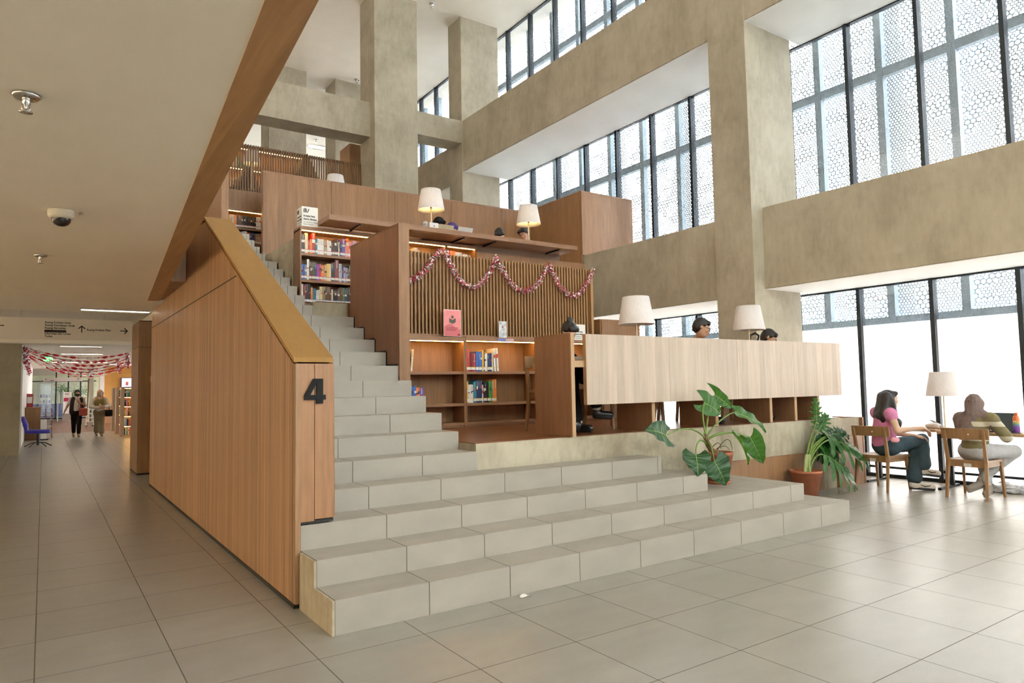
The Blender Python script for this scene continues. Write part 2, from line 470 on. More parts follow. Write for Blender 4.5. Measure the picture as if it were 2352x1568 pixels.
st('ceiling_corridor', M_ceil, (-9, 12.75, 2.88, 1.62, 19.6, 3.6), (-9, 19.6, 2.62, 8, 20.6, 3.6), (-9, 20.6, 2.74, 8, 62, 3.6), (1.62, 13.2, 2.74, 8, 19.6, 3.6))
st('ceiling_atrium', M_ceil, (-9, -9.5, ZT, XG+.6, 33, ZT+.3))
st('wall_back', M_white, (-9, 32.5, 3.6, XG, 32.8, ZT))
st('wall_left', M_white, (-9.3, 18, 0, -9, 62, ZT), (-9.3, -9.5, 2.7, -9, 18, 3.7))
def fill_blind(name, c):
    m, nt_ = newmat(name); tl_ = N(nt_, 'ShaderNodeBsdfTranslucent'); L(nt_, ramp(nt_, noise(nt_, mapping(nt_, objco(nt_), (1, 1, 6)), 3, 2), [(.3, tuple(x*.96 for x in c)), (.7, c)]), tl_.inputs[0]); out(nt_, tl_.outputs[0]); return m
b = MB(); b.box(-9.02, -9.5, 0, -9, 18, 2.7); struct('window_fill_left', b, fill_blind('warm_fill_sheet', (.56, .49, .39)))  # unseen translucent sheet, added to bring warm daylight in from the left
b = MB(); b.box(-9.02, -9.5, 3.7, -9, 32.5, ZT); struct('window_fill_left_upper', b, fill_blind('grey_fill_sheet', (.37, .345, .31)))  # unseen upper sheet, added to light the inward faces of the beams
b = MB()
for k in range(12): b.box(-8.99, -9.5+2.5*k-.04, 0, -8.93, -9.5+2.5*k+.04, ZT)
struct('window_left_frame', b, M_mull)
st('wall_end', M_white, (-9, 61.5, 0, XG, 61.8, 3.6))
st('wall_corridor', M_white, (-.62, 21.55, 0, -.47, 42, 2.74), (-3, 20.9, 0, -.47, 21.55, 2.74))
st('floor_upper', M_white, (-9, 15.75, 5.45, 8.68, 32.5, 5.8))
# wood lined block under the terraces (carries the stairs and the reading levels)
st('wall_core', M_wood, (2.75, 12.03, 0, 7.4, 12.95, 3.40), (1.62, 15.66, 2.9, 8.6, 15.74, 5.83))

# concrete frame
def conc(name, *q, m=None): return st(name, m or M_conc, *q)
conc('column_1', (8.68, 6.33, 0, 9.83, 7.02, ZT))
conc('column_2', (8.68, 14.84, 0, 9.81, 15.5, ZT))
conc('column_3', (6.31, 14.84, 3.7, 7.43, 15.72, ZT))
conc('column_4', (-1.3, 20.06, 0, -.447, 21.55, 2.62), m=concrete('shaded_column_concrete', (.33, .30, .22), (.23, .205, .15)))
conc('column_5', (5.24, 20, 5.8, 6.32, 20.9, ZT)); conc('column_6', (7.22, 20, 5.8, 8.3, 20.9, ZT)); conc('column_7', (8.68, 23.3, 0, 9.81, 24, ZT))
conc('column_8', (8.68, -2.2, 0, 9.83, -1.5, ZT))
conc('beam_1', (8.70, 7.02, 2.71, 9.55, 14.84, 3.94))       # lower gallery beam
conc('beam_2', (8.70, 7.02, 6.89, 9.55, 14.84, 8.2))        # upper gallery beam
conc('beam_3', (8.935, -9.5, 2.805, 9.55, 6.33, 4.035))     # lower beam towards the hall
conc('beam_4', (8.69, -9.5, 6.905, 9.55, 6.33, 8.2))
conc('beam_5', (7.43, 14.86, 7.62, 8.69, 15.45, 8.2))       # cross beam between the two tall columns
conc('beam_6', (-9, 15.1, 7.40, 6.32, 15.7, 8.24))          # cross beam to the left
conc('beam_7', (8.72, 15.5, 6.68, 9.5, 23.3, 7.72))
# plaster soffits between beam and glass
st('ceiling_soffit', M_white, (8.95, -9.5, 2.795, XG, 6.33, 2.803), (8.72, 7.02, 2.70, XG, 14.84, 2.709), (8.70, -9.5, 6.89, XG, 6.33, 6.90), (8.72, 7.02, 6.88, XG, 14.84, 6.889))
st('floor_slab_edge', M_conc, (9.55, -9.5, 2.81, XG, 6.33, 4.02), (9.55, 7.02, 2.72, XG, 14.84, 3.92), (9.55, -9.5, 6.91, XG, 6.33, 8.1), (9.55, 7.02, 6.9, XG, 14.84, 8.1))

# ------------------------------------------------------------------ glazed facade: each bay a window with frame and pane
mulls = [3.5+1.03*k for k in range(-12, 26)]
nwin = 0
def window(y0, y1, z0, z1, film=None):
    global nwin; nwin += 1
    b = MB(); d = .055
    b.box(XG-.05, y0-.028, z0, XG+.08, y0+.028, z1)
    b.box(XG-.03, y0+.028, z0, XG+.05, y1-.028, z0+.05); b.box(XG-.03, y0+.028, z1-.03, XG+.05, y1-.028, z1)
    if film: b.box(XG-.02, y0+.028, .13, XG+.04, y1-.028, .16)
    o = tag(b.build('window_%d' % nwin, M_mull), kind='structure')
    MB().box(XG+.012, y0+.028, (film or z0)+.02, XG+.018, y1-.028, z1-.03).build('window_pane', M_glass, o)
    if film: MB().box(XG+.012, y0+.028, z0+.05, XG+.018, y1-.028, film+.02).build('frosted_pane', M_film, o)
for i in range(len(mulls)-1):
    y0, y1 = mulls[i], mulls[i+1]
    window(y0, y1, 0, 2.80 if y1 < 7 else 2.71, 2.2)
    window(y0, y1, 3.9, 6.9)
    window(y0, y1, 8.1, ZT)
# outer perforated skin and its steel frame
b = MB(); b.box(10.86, -9.5, 2.33, 10.862, 33, 12)
tag(b.build('perforated_screen', M_perf), 'perforated metal sun screen hung outside the tall windows', 'screen', kind='structure')
b = MB()
for k in range(-13, 28): b.box(10.56, 3.27+1.02*k-.055, 0, 10.68, 3.27+1.02*k+.055, 12)
for z in (2.29, 6.13, 9.92): b.box(10.57, -9.5, z-.07, 10.67, 33, z+.07)
tag(b.build('screen_frame', plain('hazed_steel', (.17, .25, .31), .5, .1)), 'blue grey steel frame behind the perforated screen', 'frame', kind='structure')  # blue grey tint paints the window haze onto the steel
st('floor_outside', plain('pale_paving', (.5, .5, .48), .9), (XG+.1, -30, -.25, 60, 60, -.2))
# unseen glazed side behind the viewer, added to bring in more light
b = MB(); b.box(fx(-9.5), -9.6, 3.4, XG, -9.58, ZT); 
hf_, nt_ = newmat('bright_fill_glazing'); tl_ = N(nt_, 'ShaderNodeBsdfTranslucent'); tl_.inputs[0].default_value = (.74, .77, .76, 1); out(nt_, tl_.outputs[0]); struct('window_fill_hall_upper', b, hf_)
hf_, nt_ = newmat('dim_fill_glazing'); tl_ = N(nt_, 'ShaderNodeBsdfTranslucent'); tl_.inputs[0].default_value = (.32, .33, .33, 1); out(nt_, tl_.outputs[0]); b = MB(); b.box(fx(-9.5), -9.6, 0, XG, -9.58, 3.4); struct('window_fill_hall', b, hf_)  # lower part dimmer, so the added light spares the steps
b = MB()
for k in range(9): b.box(fx(-9.5)+k*1.15-.04, -9.57, 0, fx(-9.5)+k*1.15+.04, -9.45, ZT)
for z in (2.8, 4, 6.9, 8.1): b.box(fx(-9.5), -9.57, z-.1, XG, -9.45, z+.1)
struct('window_hall_frame', b, M_mull)
st('wall_hall', M_white, (-9, -9.7, 0, fx(-9.5), -9.5, ZT))
# ------------------------------------------------------------------ stairs and terraces
RY = [3.909+.3205*i for i in range(24)]; RZ = [.198+.161*i for i in range(24)]
RXE = [6.74, 6.47, 5.38, 5.085] + [3.145]*10 + [2.74]*6 + [2.66]*4
stair = thing('tiled_staircase', 'wide staircase of pale grey tiled steps rising beside the timber wall', 'staircase', (1.4, 3.9, 0))
for i in range(24):
    x0 = 1.405 if i < 3 else 1.645
    y1 = 5.17 if i < 4 else RY[i]+.42
    b = MB(); z0 = 0 if i < 4 else RZ[i]-.5
    b.box(x0, RY[i], z0 if i < 4 else z0, RXE[i], y1 if i < 4 else y1, RZ[i])
    o = b.build('step', M_step, stair, True)
    if i < 2:   # raw concrete flank of the two lowest steps
        MB().box(1.39, RY[i], 0, 1.405, RY[i]+(.3205, .285)[i], RZ[i]-.002).build('concrete_flank', M_conc2, o, False).location = (-1.4, -3.9, 0)
# first reading level: kerb of raw concrete with a plank floor
st('floor_reading_level', M_conc2, (3.147, 5.21, 0, 8.9, 7.75, .905), (2.45+.7, 5.24, .0, 3.16, 6.0, .88))
st('floor_reading_planks', M_deck, (3.15, 5.23, .905, 8.88, 7.75, .912))
st('floor_second_level', M_conc2, (2.75, 8.42, .9, 6.2, 9.4, 2.50))
st('floor_second_planks', M_deck, (3.2, 7.75, 2.3, 6.35, 8.98, 2.50), (2.80, 8.43, 2.50, 6.35, 8.99, 2.512))
st('trim_2', M_conc2, (2.76, 9.29, 1.8, 3.4, 11.88, 3.46))    # kerb between shelf and parapet
st('floor_third_level', M_deck, (3.41, 9.30, 2.80, 7.3, 11.99, 2.925))
# low timber cladding at the foot of the kerb
t = thing('wall_cladding', 'low oak cladding panels along the foot of the kerb behind the potted plants', 'panelling', (7.3, 5.2, 0))
MB().box(6.35, 5.175, 0, 8.38, 5.208, .50).build('panel', M_wood, t, True)
MB().box(8.72, 5.17, 0, 9.35, 5.208, .66).build('panel', M_wood, t, True)
MB().box(8.9, 5.21, 0, 9.35, 5.24, .9).build('end_panel', M_conc, t, True); MB().box(9.33, 5.165, .0, 9.36, 5.6, .9).build('edge_strip', M_woody, t, True)

# ------------------------------------------------------------------ stair balustrade wall with coping and newel
bal = thing('stair_balustrade', 'tall timber balustrade wall with sloping golden coping and the numeral at its end', 'balustrade', (1.4, 4.53, 0))
XW = 1.365
def pl_(y): return 1.588+(y-4.561)*.5165
side = [(4.526, .03), (11.89, .03), (11.89, 2.68), (10.6, 2.68), (10.6, 3.2), (7.9, 3.2), (7.70, pl_(7.70)-.02), (4.575, 1.575), (4.526, 1.575)]
MB().prism(side, 'x', XW, XW+.035).build('side_panel', M_wall, bal, True)
MB().prism([(4.56, .56), (11.3, 3.2), (7.9, 3.2), (7.70, pl_(7.70)-.02), (4.575, 1.575)], 'x', XW+.24, XW+.275).build('inner_panel', M_wood, bal, True)
g = MB(); g.box(XW-.002, 6.24, 2.40, XW, 11.88, 2.41); g.build('groove', M_black, bal, True)
g = MB(); g.box(XW-.003, 4.545, 0, XW+.03, 11.9, .03); g.box(XW-.001, 4.585, .03, XW+.001, 4.592, 1.57)
g.build('shadow_gap', M_black, bal, True)
c = MB()
for w0, w1, z0, z1 in ((XW-.006, XW+.262, 0, .035),):
    poly = [(4.545, 1.588), (4.56, 1.622), (7.71, pl_(7.70)+.035), (7.95, pl_(7.70)+.035), (7.95, pl_(7.70)), (7.70, pl_(7.70)), (4.56, 1.588)]
    c.prism(poly, 'x', w0, w1)
c.build('coping', M_cap, bal, True)
n = MB(); n.box(XW+.002, 4.53, .545, XW+.125, 4.56, 1.578); n.box(XW+.129, 4.53, .555, XW+.258, 4.56, 1.578)
nw = n.build('newel_panel', wood('newel_oak', (.42, .225, .115), (.30, .15, .075), 'z', .4, .13, 0, var=.05), bal, True)
MB().box(XW+.002, 4.535, .53, XW+.255, 4.60, .548).build('foot_gap', M_black, bal, True)
# the big black 4
b = MB()
def quad4(*pts): b.prism([(1.42+u*.142, 1.312+v*.165) for u, v in pts], 'y', 4.512, 4.53)
quad4((.565,0),(.87,0),(.87,1),(.565,1)); quad4((0,.156),(.565,.156),(.565,.351),(0,.351)); quad4((.87,.156),(1,.156),(1,.351),(.87,.351))
quad4((0,.351),(.27,.351),(.565,.82),(.565,1),(.41,1))
b.build('numeral_four', plain('gloss_black', (.006,.006,.006), .3, spec=.18), bal, True)
# boxed soffit that closes the ceiling edge against the wall
tag(MB().box(1.17, 8.8, 2.70, 1.36, 10.68, 3.7).build('soffit_box', M_wood), kind='structure')

# ------------------------------------------------------------------ timber divider between stair and reading levels
dv = thing('divider_panel', 'tall timber divider panel stepping down beside the stairs at the end of the slatted screen', 'panel', (3.2, 6.8, 1.5))
poly = [(6.775, RZ[8])]
poly = [(6.775, 1.655)]
for i in range(10, 14): poly += [(RY[i], RZ[i-1]+.008), (RY[i], RZ[i]+.008)]
poly += [(8.2, RZ[13]+.008), (8.2, 3.195), (6.775, 3.195)]
M_div = wood('red_oak_veneer', (.33, .155, .075), (.23, .10, .048), 'z', .4, .15, 0, var=.06)
MB().prism(poly, 'x', 3.151, 3.167).build('panel', M_div, dv, True)
MB().prism(poly, 'x', 3.253, 3.273).build('panel', M_div, dv, True)
MB().box(3.147, 6.765, 1.49, 3.273, 6.785, 3.2).build('edge_panel', M_wood, dv, True)
MB().box(3.147, 6.785, 3.19, 3.273, 8.2, 3.2).build('top_panel', M_woody, dv, True)
k = MB()
for i in range(9, 13):
    k.box(3.1465, RY[i]+.02, RZ[i]+.002, 3.15, RY[i]+.335, RZ[i]+.024); k.box(3.1465, RY[i]+.30, RZ[i]+.002, 3.15, RY[i]+.322, RZ[i]+.17)
k.build('skirting', M_black, dv, True)
# ------------------------------------------------------------------ books
BC = dict(black=(.02,.02,.022), charcoal=(.06,.06,.065), grey=(.25,.25,.26), white=(.78,.77,.74), cream=(.72,.60,.40), tan=(.48,.33,.19), brown=(.14,.065,.035),
  maroon=(.22,.03,.04), red=(.55,.05,.04), orange=(.75,.22,.04), yellow=(.80,.50,.06), olive=(.28,.24,.06), green=(.10,.30,.07), teal=(.04,.25,.32), blue=(.05,.14,.45),
  navy=(.03,.05,.16), violet=(.40,.08,.62), purple=(.17,.09,.35), lavender=(.42,.36,.62), pink=(.75,.30,.40), silver=(.45,.47,.50))
BC['dark green'] = (.045,.09,.06); BC['light blue'] = (.25,.45,.62); BC['dark brown'] = (.06,.032,.022)
M_page = plain('book_pages', (.74, .68, .55), .9)
M_lab = plain('spine_label', (.80, .79, .74), .7, var=.02)
M_stripe = {k: plain('label_stripe_'+k, c, .6) for k, c in dict(yellow=(.75,.52,.03), pink=(.62,.08,.20), blue=(.10,.14,.55), green=(.2,.45,.1)).items()}
def cover(c): return plain('book_cover_'+c.replace(' ', '_'), BC[c], .45, var=.05)
M_cover2 = {}
def ordn(n): return '%d%s' % (n, 'th' if 10 <= n % 100 <= 20 else {1:'st', 2:'nd', 3:'rd'}.get(n % 10, 'th'))
def book(c, x, y, z, w, d, h, rng, stripe, tilt=0, lab=True, lz=.018):
    """one book, spine towards -y, built round its lower left spine corner"""
    b = MB(); t = min(.003, w*.18)
    zl = lz
    ls = [0, zl, zl+.030, zl+.036, h] if lab else [0, h]
    mi = [0, 2, 3, 0] if lab else [0]
    band = rng.random() < .55 and h > .17
    if band:
        a = rng.uniform(.5, .62)*h; e = a+rng.uniform(.04, .2)*h
        ls = ls[:-1]+[a, e, h]; mi = mi+[4, 0]
    for i in range(len(ls)-1):
        b.add([(0,0,ls[i]), (w,0,ls[i]), (w,0,ls[i+1]), (0,0,ls[i+1])], [(0,1,2,3)], mi[i])
    b.box(0, .0005, 0, t, d, h); b.box(w-t, .0005, 0, w, d, h); b.box(t, .0005, 0, w-t, .004, h)
    b.box(t, .004, .004, w-t, d-.004, h-.006, 1)
    if rng.random() < .55:                       # title on the spine as a row of short dashes
        zz = .62*h if not band else e+.01; ww = w*.2
        while zz < h-.02:
            q = rng.uniform(.006, .016); b.add([(w/2-ww/2,-.0004,zz), (w/2+ww/2,-.0004,zz), (w/2+ww/2,-.0004,min(zz+q, h-.01)), (w/2-ww/2,-.0004,min(zz+q, h-.01))], [(0,1,2,3)], 5); zz += q+.006
    lightc = sum(BC[c]) > 1.1
    o = b.build('book', [cover(c), M_page, M_lab, M_stripe[stripe], cover(rng.choice(['white', 'red', 'navy', 'cream', 'black'])), M_ink if lightc else M_lab])
    o.location = (x, y, z+.0025); o.rotation_euler = (0, tilt, 0)
    return o
def bookrow(spec, x0, y, z, rowname, group, seed, stripe='yellow', lab=True, xmax=None, d=.17, sx=1.0):
    rng = random.Random(seed); x = x0; n = 0
    for it in spec:
        c, cnt, w, h = it[:4]; tilt = it[4] if len(it) > 4 else 0
        if c == '_': x += w; continue
        for k in range(cnt):
            ww = w*sx*rng.uniform(.92, 1.06); hh = h*rng.uniform(.975, 1.02)
            if xmax and x+ww > xmax: return n
            n += 1
            if tilt: x += abs(math.sin(tilt))*hh if tilt < 0 else .002
            o = book(c, x, y+rng.uniform(0, .012), z, ww, d, hh, rng, stripe, tilt, lab)
            size = 'tall ' if h > .25 else 'short ' if h < .18 else 'thin ' if w < .02 else 'thick ' if w > .035 else ''
            tag(o, '%s%s book%s, %s from the left, %s' % (size, c, ' leaning' if tilt else '', ordn(n), rowname), 'book', group)
            x += ww/math.cos(tilt)+.0012+(math.sin(tilt)*hh if tilt > 0 else 0)
    return n

# ------------------------------------------------------------------ bookcases
def bookcase(label, x0, x1, yf, d, z0, shelves, zt, led=True, over=.02, sides=(1,1), body=None, plinth=True, group=None, back=True):
    t = thing('bookcase', label, 'bookcase', ((x0+x1)/2, yf, z0), group=group); W = body or M_wood
    for k, xx in enumerate((x0, x1-.02)):
        if sides[k]: MB().box(xx, yf, z0, xx+.02, yf+d, zt-.03).build('side_panel', W, t, True)
    if back: MB().box(x0, yf+d-.012, z0, x1, yf+d, zt-.03).build('back_panel', W, t, True)
    for z in shelves: MB().box(x0+.02, yf+.003, z-.034, x1-.02, yf+d-.012, z).build('shelf', M_woodh, t, True)
    MB().box(x0, yf-over, zt-.05, x1, yf+d, zt).build('top_panel', M_woodh, t, True)
    if plinth: MB().box(x0, yf+.02, z0, x1, yf+.04, shelves[0]-.03).build('plinth', M_woodh, t, True)
    if led: MB().box(x0+.02, yf+.005, zt-.056, x1-.02, yf+.016, zt-.050).build('light_strip', M_led, t, True)
    return t
B1 = 'low reading-level bookcase under the slatted screen, '
bookcase(B1+'left unit by the stairs', 3.28, 4.302, 7.35, .30, .914, [.975, 1.21, 1.60], 2.02)
bookcase(B1+'middle unit with the most books', 4.304, 5.40, 7.35, .30, .914, [.975, 1.21, 1.60], 2.03)
bookcase(B1+'right unit behind the desk end', 5.402, 6.50, 7.35, .30, .914, [.975, 1.21, 1.60], 2.03)
g1 = 'books on the reading-level shelves'
bookrow([('navy',1,.02,.24,.06), ('cream',1,.024,.27,.09)], 3.535, 7.37, 1.60, 'upper shelf of the left low bookcase', g1, 1)
bookrow([('blue',3,.021,.215), ('orange',2,.024,.195), ('purple',1,.05,.20)], 3.575, 7.37, 1.21, 'middle shelf of the left low bookcase', g1, 2, lab=False)
bookrow([('red',2,.021,.27), ('maroon',3,.021,.225), ('red',1,.026,.225), ('blue',4,.023,.245), ('yellow',1,.02,.265), ('black',1,.014,.26), ('white',2,.021,.22), ('navy',3,.019,.225), ('cream',1,.022,.25), ('white',2,.026,.29,-.05)],
        4.335, 7.37, 1.60, 'upper shelf of the middle low bookcase', g1, 3)
bookrow([('yellow',1,.022,.27), ('white',4,.018,.225), ('teal',2,.02,.265), ('navy',4,.019,.285), ('white',1,.018,.22), ('black',4,.019,.255), ('green',3,.019,.265), ('orange',2,.026,.285)],
        4.335, 7.37, 1.21, 'middle shelf of the middle low bookcase', g1, 4)
B2 = 'terrace bookcase with light strip, '
tcase = [2.555, 2.869, 3.223]
bookcase(B2+'end unit beside the stairs', 2.765, 3.868, 9.0, .28, 2.514, tcase, 3.578, plinth=False)
bookcase(B2+'half empty unit behind the garland', 3.87, 4.966, 9.0, .28, 2.514, tcase, 3.578, plinth=False)
bookcase(B2+'short right unit seen over the slats', 4.968, 5.49, 9.0, .28, 2.514, tcase, 3.578, plinth=False)
MB_ = None
g2 = 'books on the lit terrace shelves'
bookrow([('charcoal',1,.048,.255), ('cream',1,.042,.275), ('red',1,.022,.17), ('orange',1,.034,.19), ('red',1,.045,.28), ('teal',1,.026,.205), ('white',4,.024,.21), ('tan',2,.02,.2), ('white',3,.02,.2), ('brown',2,.024,.19), ('dark brown',2,.026,.235), ('cream',1,.024,.19),
   ('navy',1,.03,.19), ('purple',1,.048,.25), ('pink',1,.018,.2), ('orange',1,.034,.255), ('pink',2,.022,.21), ('white',1,.02,.18), ('lavender',1,.05,.24), ('white',5,.025,.21)], 2.79, 9.012, 3.223, 'top row of the bookcase beside the stairs', g2, 11, 'pink', sx=.95, xmax=3.84)
bookrow([('blue',3,.017,.205), ('grey',1,.022,.2), ('white',1,.03,.275), ('brown',3,.018,.25), ('dark green',1,.024,.24), ('charcoal',1,.026,.235), ('violet',1,.03,.215), ('red',1,.028,.225), ('orange',3,.016,.21), ('tan',1,.026,.22), ('yellow',1,.032,.24), ('cream',1,.028,.24), ('dark brown',2,.028,.26),
   ('maroon',1,.055,.30), ('silver',3,.015,.25), ('navy',1,.02,.24), ('lavender',2,.016,.2), ('grey',1,.022,.21), ('maroon',1,.02,.2), ('dark green',4,.018,.235), ('white',6,.024,.21)], 2.79, 9.012, 2.869, 'middle row of the bookcase beside the stairs', g2, 12, 'pink', sx=.97, xmax=3.84)
bookrow([('white',1,.024,.25), ('maroon',3,.014,.25), ('black',3,.018,.255), ('orange',1,.032,.21), ('teal',2,.02,.2), ('white',2,.024,.18), ('cream',2,.02,.235), ('olive',2,.018,.235), ('brown',5,.016,.235), ('cream',1,.024,.2), ('black',3,.022,.21), ('brown',3,.024,.235), ('green',1,.026,.235), ('navy',1,.026,.23), ('dark brown',3,.024,.245), ('dark green',2,.02,.235), ('tan',6,.024,.21)],
   2.79, 9.012, 2.555, 'bottom row of the bookcase beside the stairs', g2, 13, 'blue', sx=.98, xmax=3.84)
g3 = 'books behind the slatted screen'
bookrow([('white',2,.022,.21), ('_',0,.50,0), ('white',2,.024,.23), ('cream',1,.03,.21,-.35)], 3.9, 9.012, 3.223, 'top row of the half empty terrace bookcase', g3, 21, 'pink', xmax=4.94)
bookrow([('grey',3,.022,.22), ('white',4,.022,.21), ('black',3,.024,.24), ('blue',2,.02,.2)], 4.1, 9.012, 2.869, 'middle row of the half empty terrace bookcase', g3, 22, 'pink', xmax=4.94)
bookrow([('white',3,.022,.21), ('lavender',3,.022,.22), ('brown',3,.024,.23)], 4.15, 9.012, 2.555, 'bottom row of the half empty terrace bookcase', g3, 23, 'blue', xmax=4.94)
bookrow([('red',2,.026,.24), ('orange',3,.028,.25), ('white',4,.026,.235), ('purple',1,.02,.19), ('white',3,.026,.215), ('brown',1,.02,.21), ('tan',1,.03,.21)], 4.99, 9.012, 3.223, 'top row of the short terrace bookcase', g3, 24, 'pink', xmax=5.47)
bookrow([('red',2,.024,.24), ('white',3,.024,.23), ('yellow',2,.024,.22), ('white',4,.024,.23), ('black',4,.026,.24)], 4.99, 9.012, 2.869, 'middle row of the short terrace bookcase', g3, 25, 'pink', xmax=5.47)
bookrow([('grey',4,.024,.23), ('white',3,.024,.22), ('dark green',3,.024,.24)], 4.99, 9.012, 2.555, 'bottom row of the short terrace bookcase', g3, 26, 'blue', xmax=5.47)
# bookcase at the head of the stairs
bookcase('bookcase with lit books at the head of the stairs', 2.55, 3.7, 13.0, .3, 3.70, [3.85, 4.11, 4.386], 4.735, plinth=False)
MB_h = st('wall_head', M_wood, (2.55, 13.0, 4.735, 3.9, 13.28, 5.08))
g4 = 'books at the head of the stairs'
bookrow([('cream',3,.026,.225), ('orange',2,.022,.22), ('dark brown',1,.03,.24), ('brown',3,.024,.23), ('black',10,.023,.225), ('white',3,.028,.23), ('brown',5,.026,.23)], 2.72, 13.012, 4.386, 'top row of the bookcase at the stair head', g4, 31, 'pink', xmax=3.66)
bookrow([('grey',4,.024,.2), ('lavender',2,.022,.2), ('white',3,.024,.22), ('red',2,.026,.2), ('navy',4,.024,.2), ('tan',3,.024,.2), ('pink',3,.024,.21)], 2.80, 13.012, 4.11, 'second row of the bookcase at the stair head', g4, 32, 'pink', xmax=3.66)

# ------------------------------------------------------------------ slatted screens
def slats(name, label, x0, x1, y, z0, z1, pitch, w, d, m, rail_m, shadow=0):
    t = thing(name, label, 'screen', ((x0+x1)/2, y, z0)); n = int((x1-x0)/pitch)
    base = None
    for i in range(n):
        x = x0+i*pitch
        if base is None: base = MB().box(-w/2, -d/2, 0, w/2, d/2, z1-z0).build('slat', m, t)
        else: base = base.copy(); COL.objects.link(base)
        base.location = (x-(x0+x1)/2, 0, 0)
    MB().box(x0-.02, y+d/2, z1-.06, x1, y+d/2+.02, z1-.01).build('rail', rail_m, t, True)
    MB().box(x0-.02, y+d/2, z0+.01, x1, y+d/2+.02, z0+.06).build('rail', rail_m, t, True)
    return t
sc1 = slats('slatted_screen', 'vertical oak slat screen hung with a red and white tinsel garland', 3.30, 6.475, 7.50, 2.06, 3.065, .0493, .021, .045, M_slat, M_slatd)
MB().box(3.28, 7.46, 2.03, 6.5, 7.53, 2.062).build('base_rail', M_woodh, sc1, True)
MB().box(6.475, 7.47, 2.06, 6.52, 7.55, 3.07).build('end_post', M_slat, sc1, True)
slats('gallery_railing', 'dark slatted timber railing along the gallery above the stairs', 3.05, 6.385, 15.70, 5.84, 6.90, .0555, .030, .05, M_slatd, M_slatd)

# ------------------------------------------------------------------ terrace desk, parapet and box
td = thing('terrace_desk', 'long oak desk shelf on brackets running above the lit terrace bookcases', 'desk', (5, 8.8, 3.6))
for a, c in ((3.0, 4.559), (4.561, 6.274), (6.276, 7.16)): MB().box(a, 8.55, 3.602, c-.002, 8.985 if a < 3.2 else 9.26, 3.668).build('desktop', M_woodh, td, True)
for x in (3.45, 5.06, 5.61, 6.83): MB().bar((x, 8.62, 3.597), (x, 8.98, 3.585), .02, .025).build('bracket', M_blk, td, True)
MB().box(3.1, 9.262, 3.582, 7.16, 9.28, 3.668).build('back_rail', M_woodh, td, True)
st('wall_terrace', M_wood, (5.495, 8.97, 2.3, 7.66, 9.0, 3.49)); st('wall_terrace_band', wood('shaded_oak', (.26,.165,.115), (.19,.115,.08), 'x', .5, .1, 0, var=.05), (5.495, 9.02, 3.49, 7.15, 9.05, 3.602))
pp = thing('terrace_parapet', 'long oak panelled parapet behind the terrace desk', 'parapet', (5.8, 11.92, 3.0))
xs = [3.025, 4.225, 5.46, 6.69, 7.91, 8.655]
for a, c in zip(xs, xs[1:]): MB().box(a+.003, 11.90, 2.93, c-.003, 11.93, 5.14).build('panel', M_wood, pp, True)
MB().box(3.025, 11.93, 2.93, 8.655, 11.96, 5.14).build('core', M_blk, pp, True)
MB().box(3.02, 11.895, 5.14, 8.65, 12.01, 5.168).build('coping', M_woodh, pp, True)
MB().box(3.02, 11.90, 2.93, 3.025, 11.99, 5.14).build('end_panel', M_wood, pp, True)
bx = thing('oak_box', 'oak panelled box standing on the beam at the window end of the terrace', 'box', (9.3, 11, 3.95))
MB().box(8.658, 10.22, 3.79, 8.685, 11.98, 5.205).build('side_panel', M_wood, bx, True)
MB().box(8.66, 10.20, 3.95, 10.03, 10.22, 5.205).build('front_panel', M_wood, bx, True)
MB().box(8.653, 10.195, 5.205, 10.03, 11.98, 5.228).build('coping', M_woodh, bx, True)
MB().box(8.70, 10.215, 3.945, 8.95, 10.24, 3.99).build('foot', M_blk, bx, True)
MB().box(10.01, 10.22, 3.95, 10.03, 11.98, 5.205).build('side_panel', M_wood, bx, True)
st('trim_3', M_wood, (2.38, 12.0, 3.7, 2.49, 14.2, 5.6))
cb = thing('wood_cabinet', 'plain oak cabinet under the window soffit at the far end of the desk', 'cabinet', (6.95, 7.6, .91))
MB().box(6.66, 7.50, .912, 7.45, 7.9, 2.36).build('body', M_wood, cb, True); MB().box(6.68, 7.485, .95, 7.44, 7.50, 2.34).build('door', M_wood, cb, True)

# ------------------------------------------------------------------ long reading desk in front
dk = thing('study_desk', 'long oak study desk with high panelled front, standing on the reading level kerb', 'desk', (6.5, 5.3, .912))
M_front = wood('pale_oak_front', (.53, .43, .35), (.43, .335, .265), 'z', .36, .11, 0, var=.08)
for a, c in ((4.385, 5.545), (5.548, 6.68), (6.683, 7.777), (7.78, 8.835)): MB().box(a, 5.15, 1.212, c, 5.175, 1.905).build('front_panel', M_front, dk, True)
MB().box(4.382, 5.151, 1.212, 4.40, 5.20, 1.905).build('front_edge', M_lite, dk, True)
MB().box(4.39, 5.18, 1.615, 8.83, 5.80, 1.655).build('desktop', M_lite, dk, True)
MB().box(4.21, 5.18, 1.58, 4.40, 5.80, 1.645).build('desktop_end', M_lite, dk, True)
def fin(x, z1=1.61):
    o = MB().box(x-.045, 5.22, .912, x, 5.75, z1).build('leg_panel', wood('dark_oak_leg', (.30,.165,.095), (.21,.11,.062), 'z', .45, .15, 0, var=.06), dk, True)
    MB().box(x-.045, 5.208, .912, x, 5.22, z1).build('edge', M_lite, o).location = (-6.5, -5.3, -.912)
for x in (5.37, 6.385, 7.39, 7.90, 8.40): fin(x)
e = MB().box(4.195, 5.165, .912, 4.235, 5.75, 1.91).build('end_panel', wood('red_oak_end', (.35,.18,.10), (.25,.125,.068), 'z', .42, .18, 0, var=.05), dk, True)
MB().box(4.195, 5.152, .912, 4.237, 5.165, 1.912).build('edge', M_lite, e).location = (-6.5, -5.3, -.912)

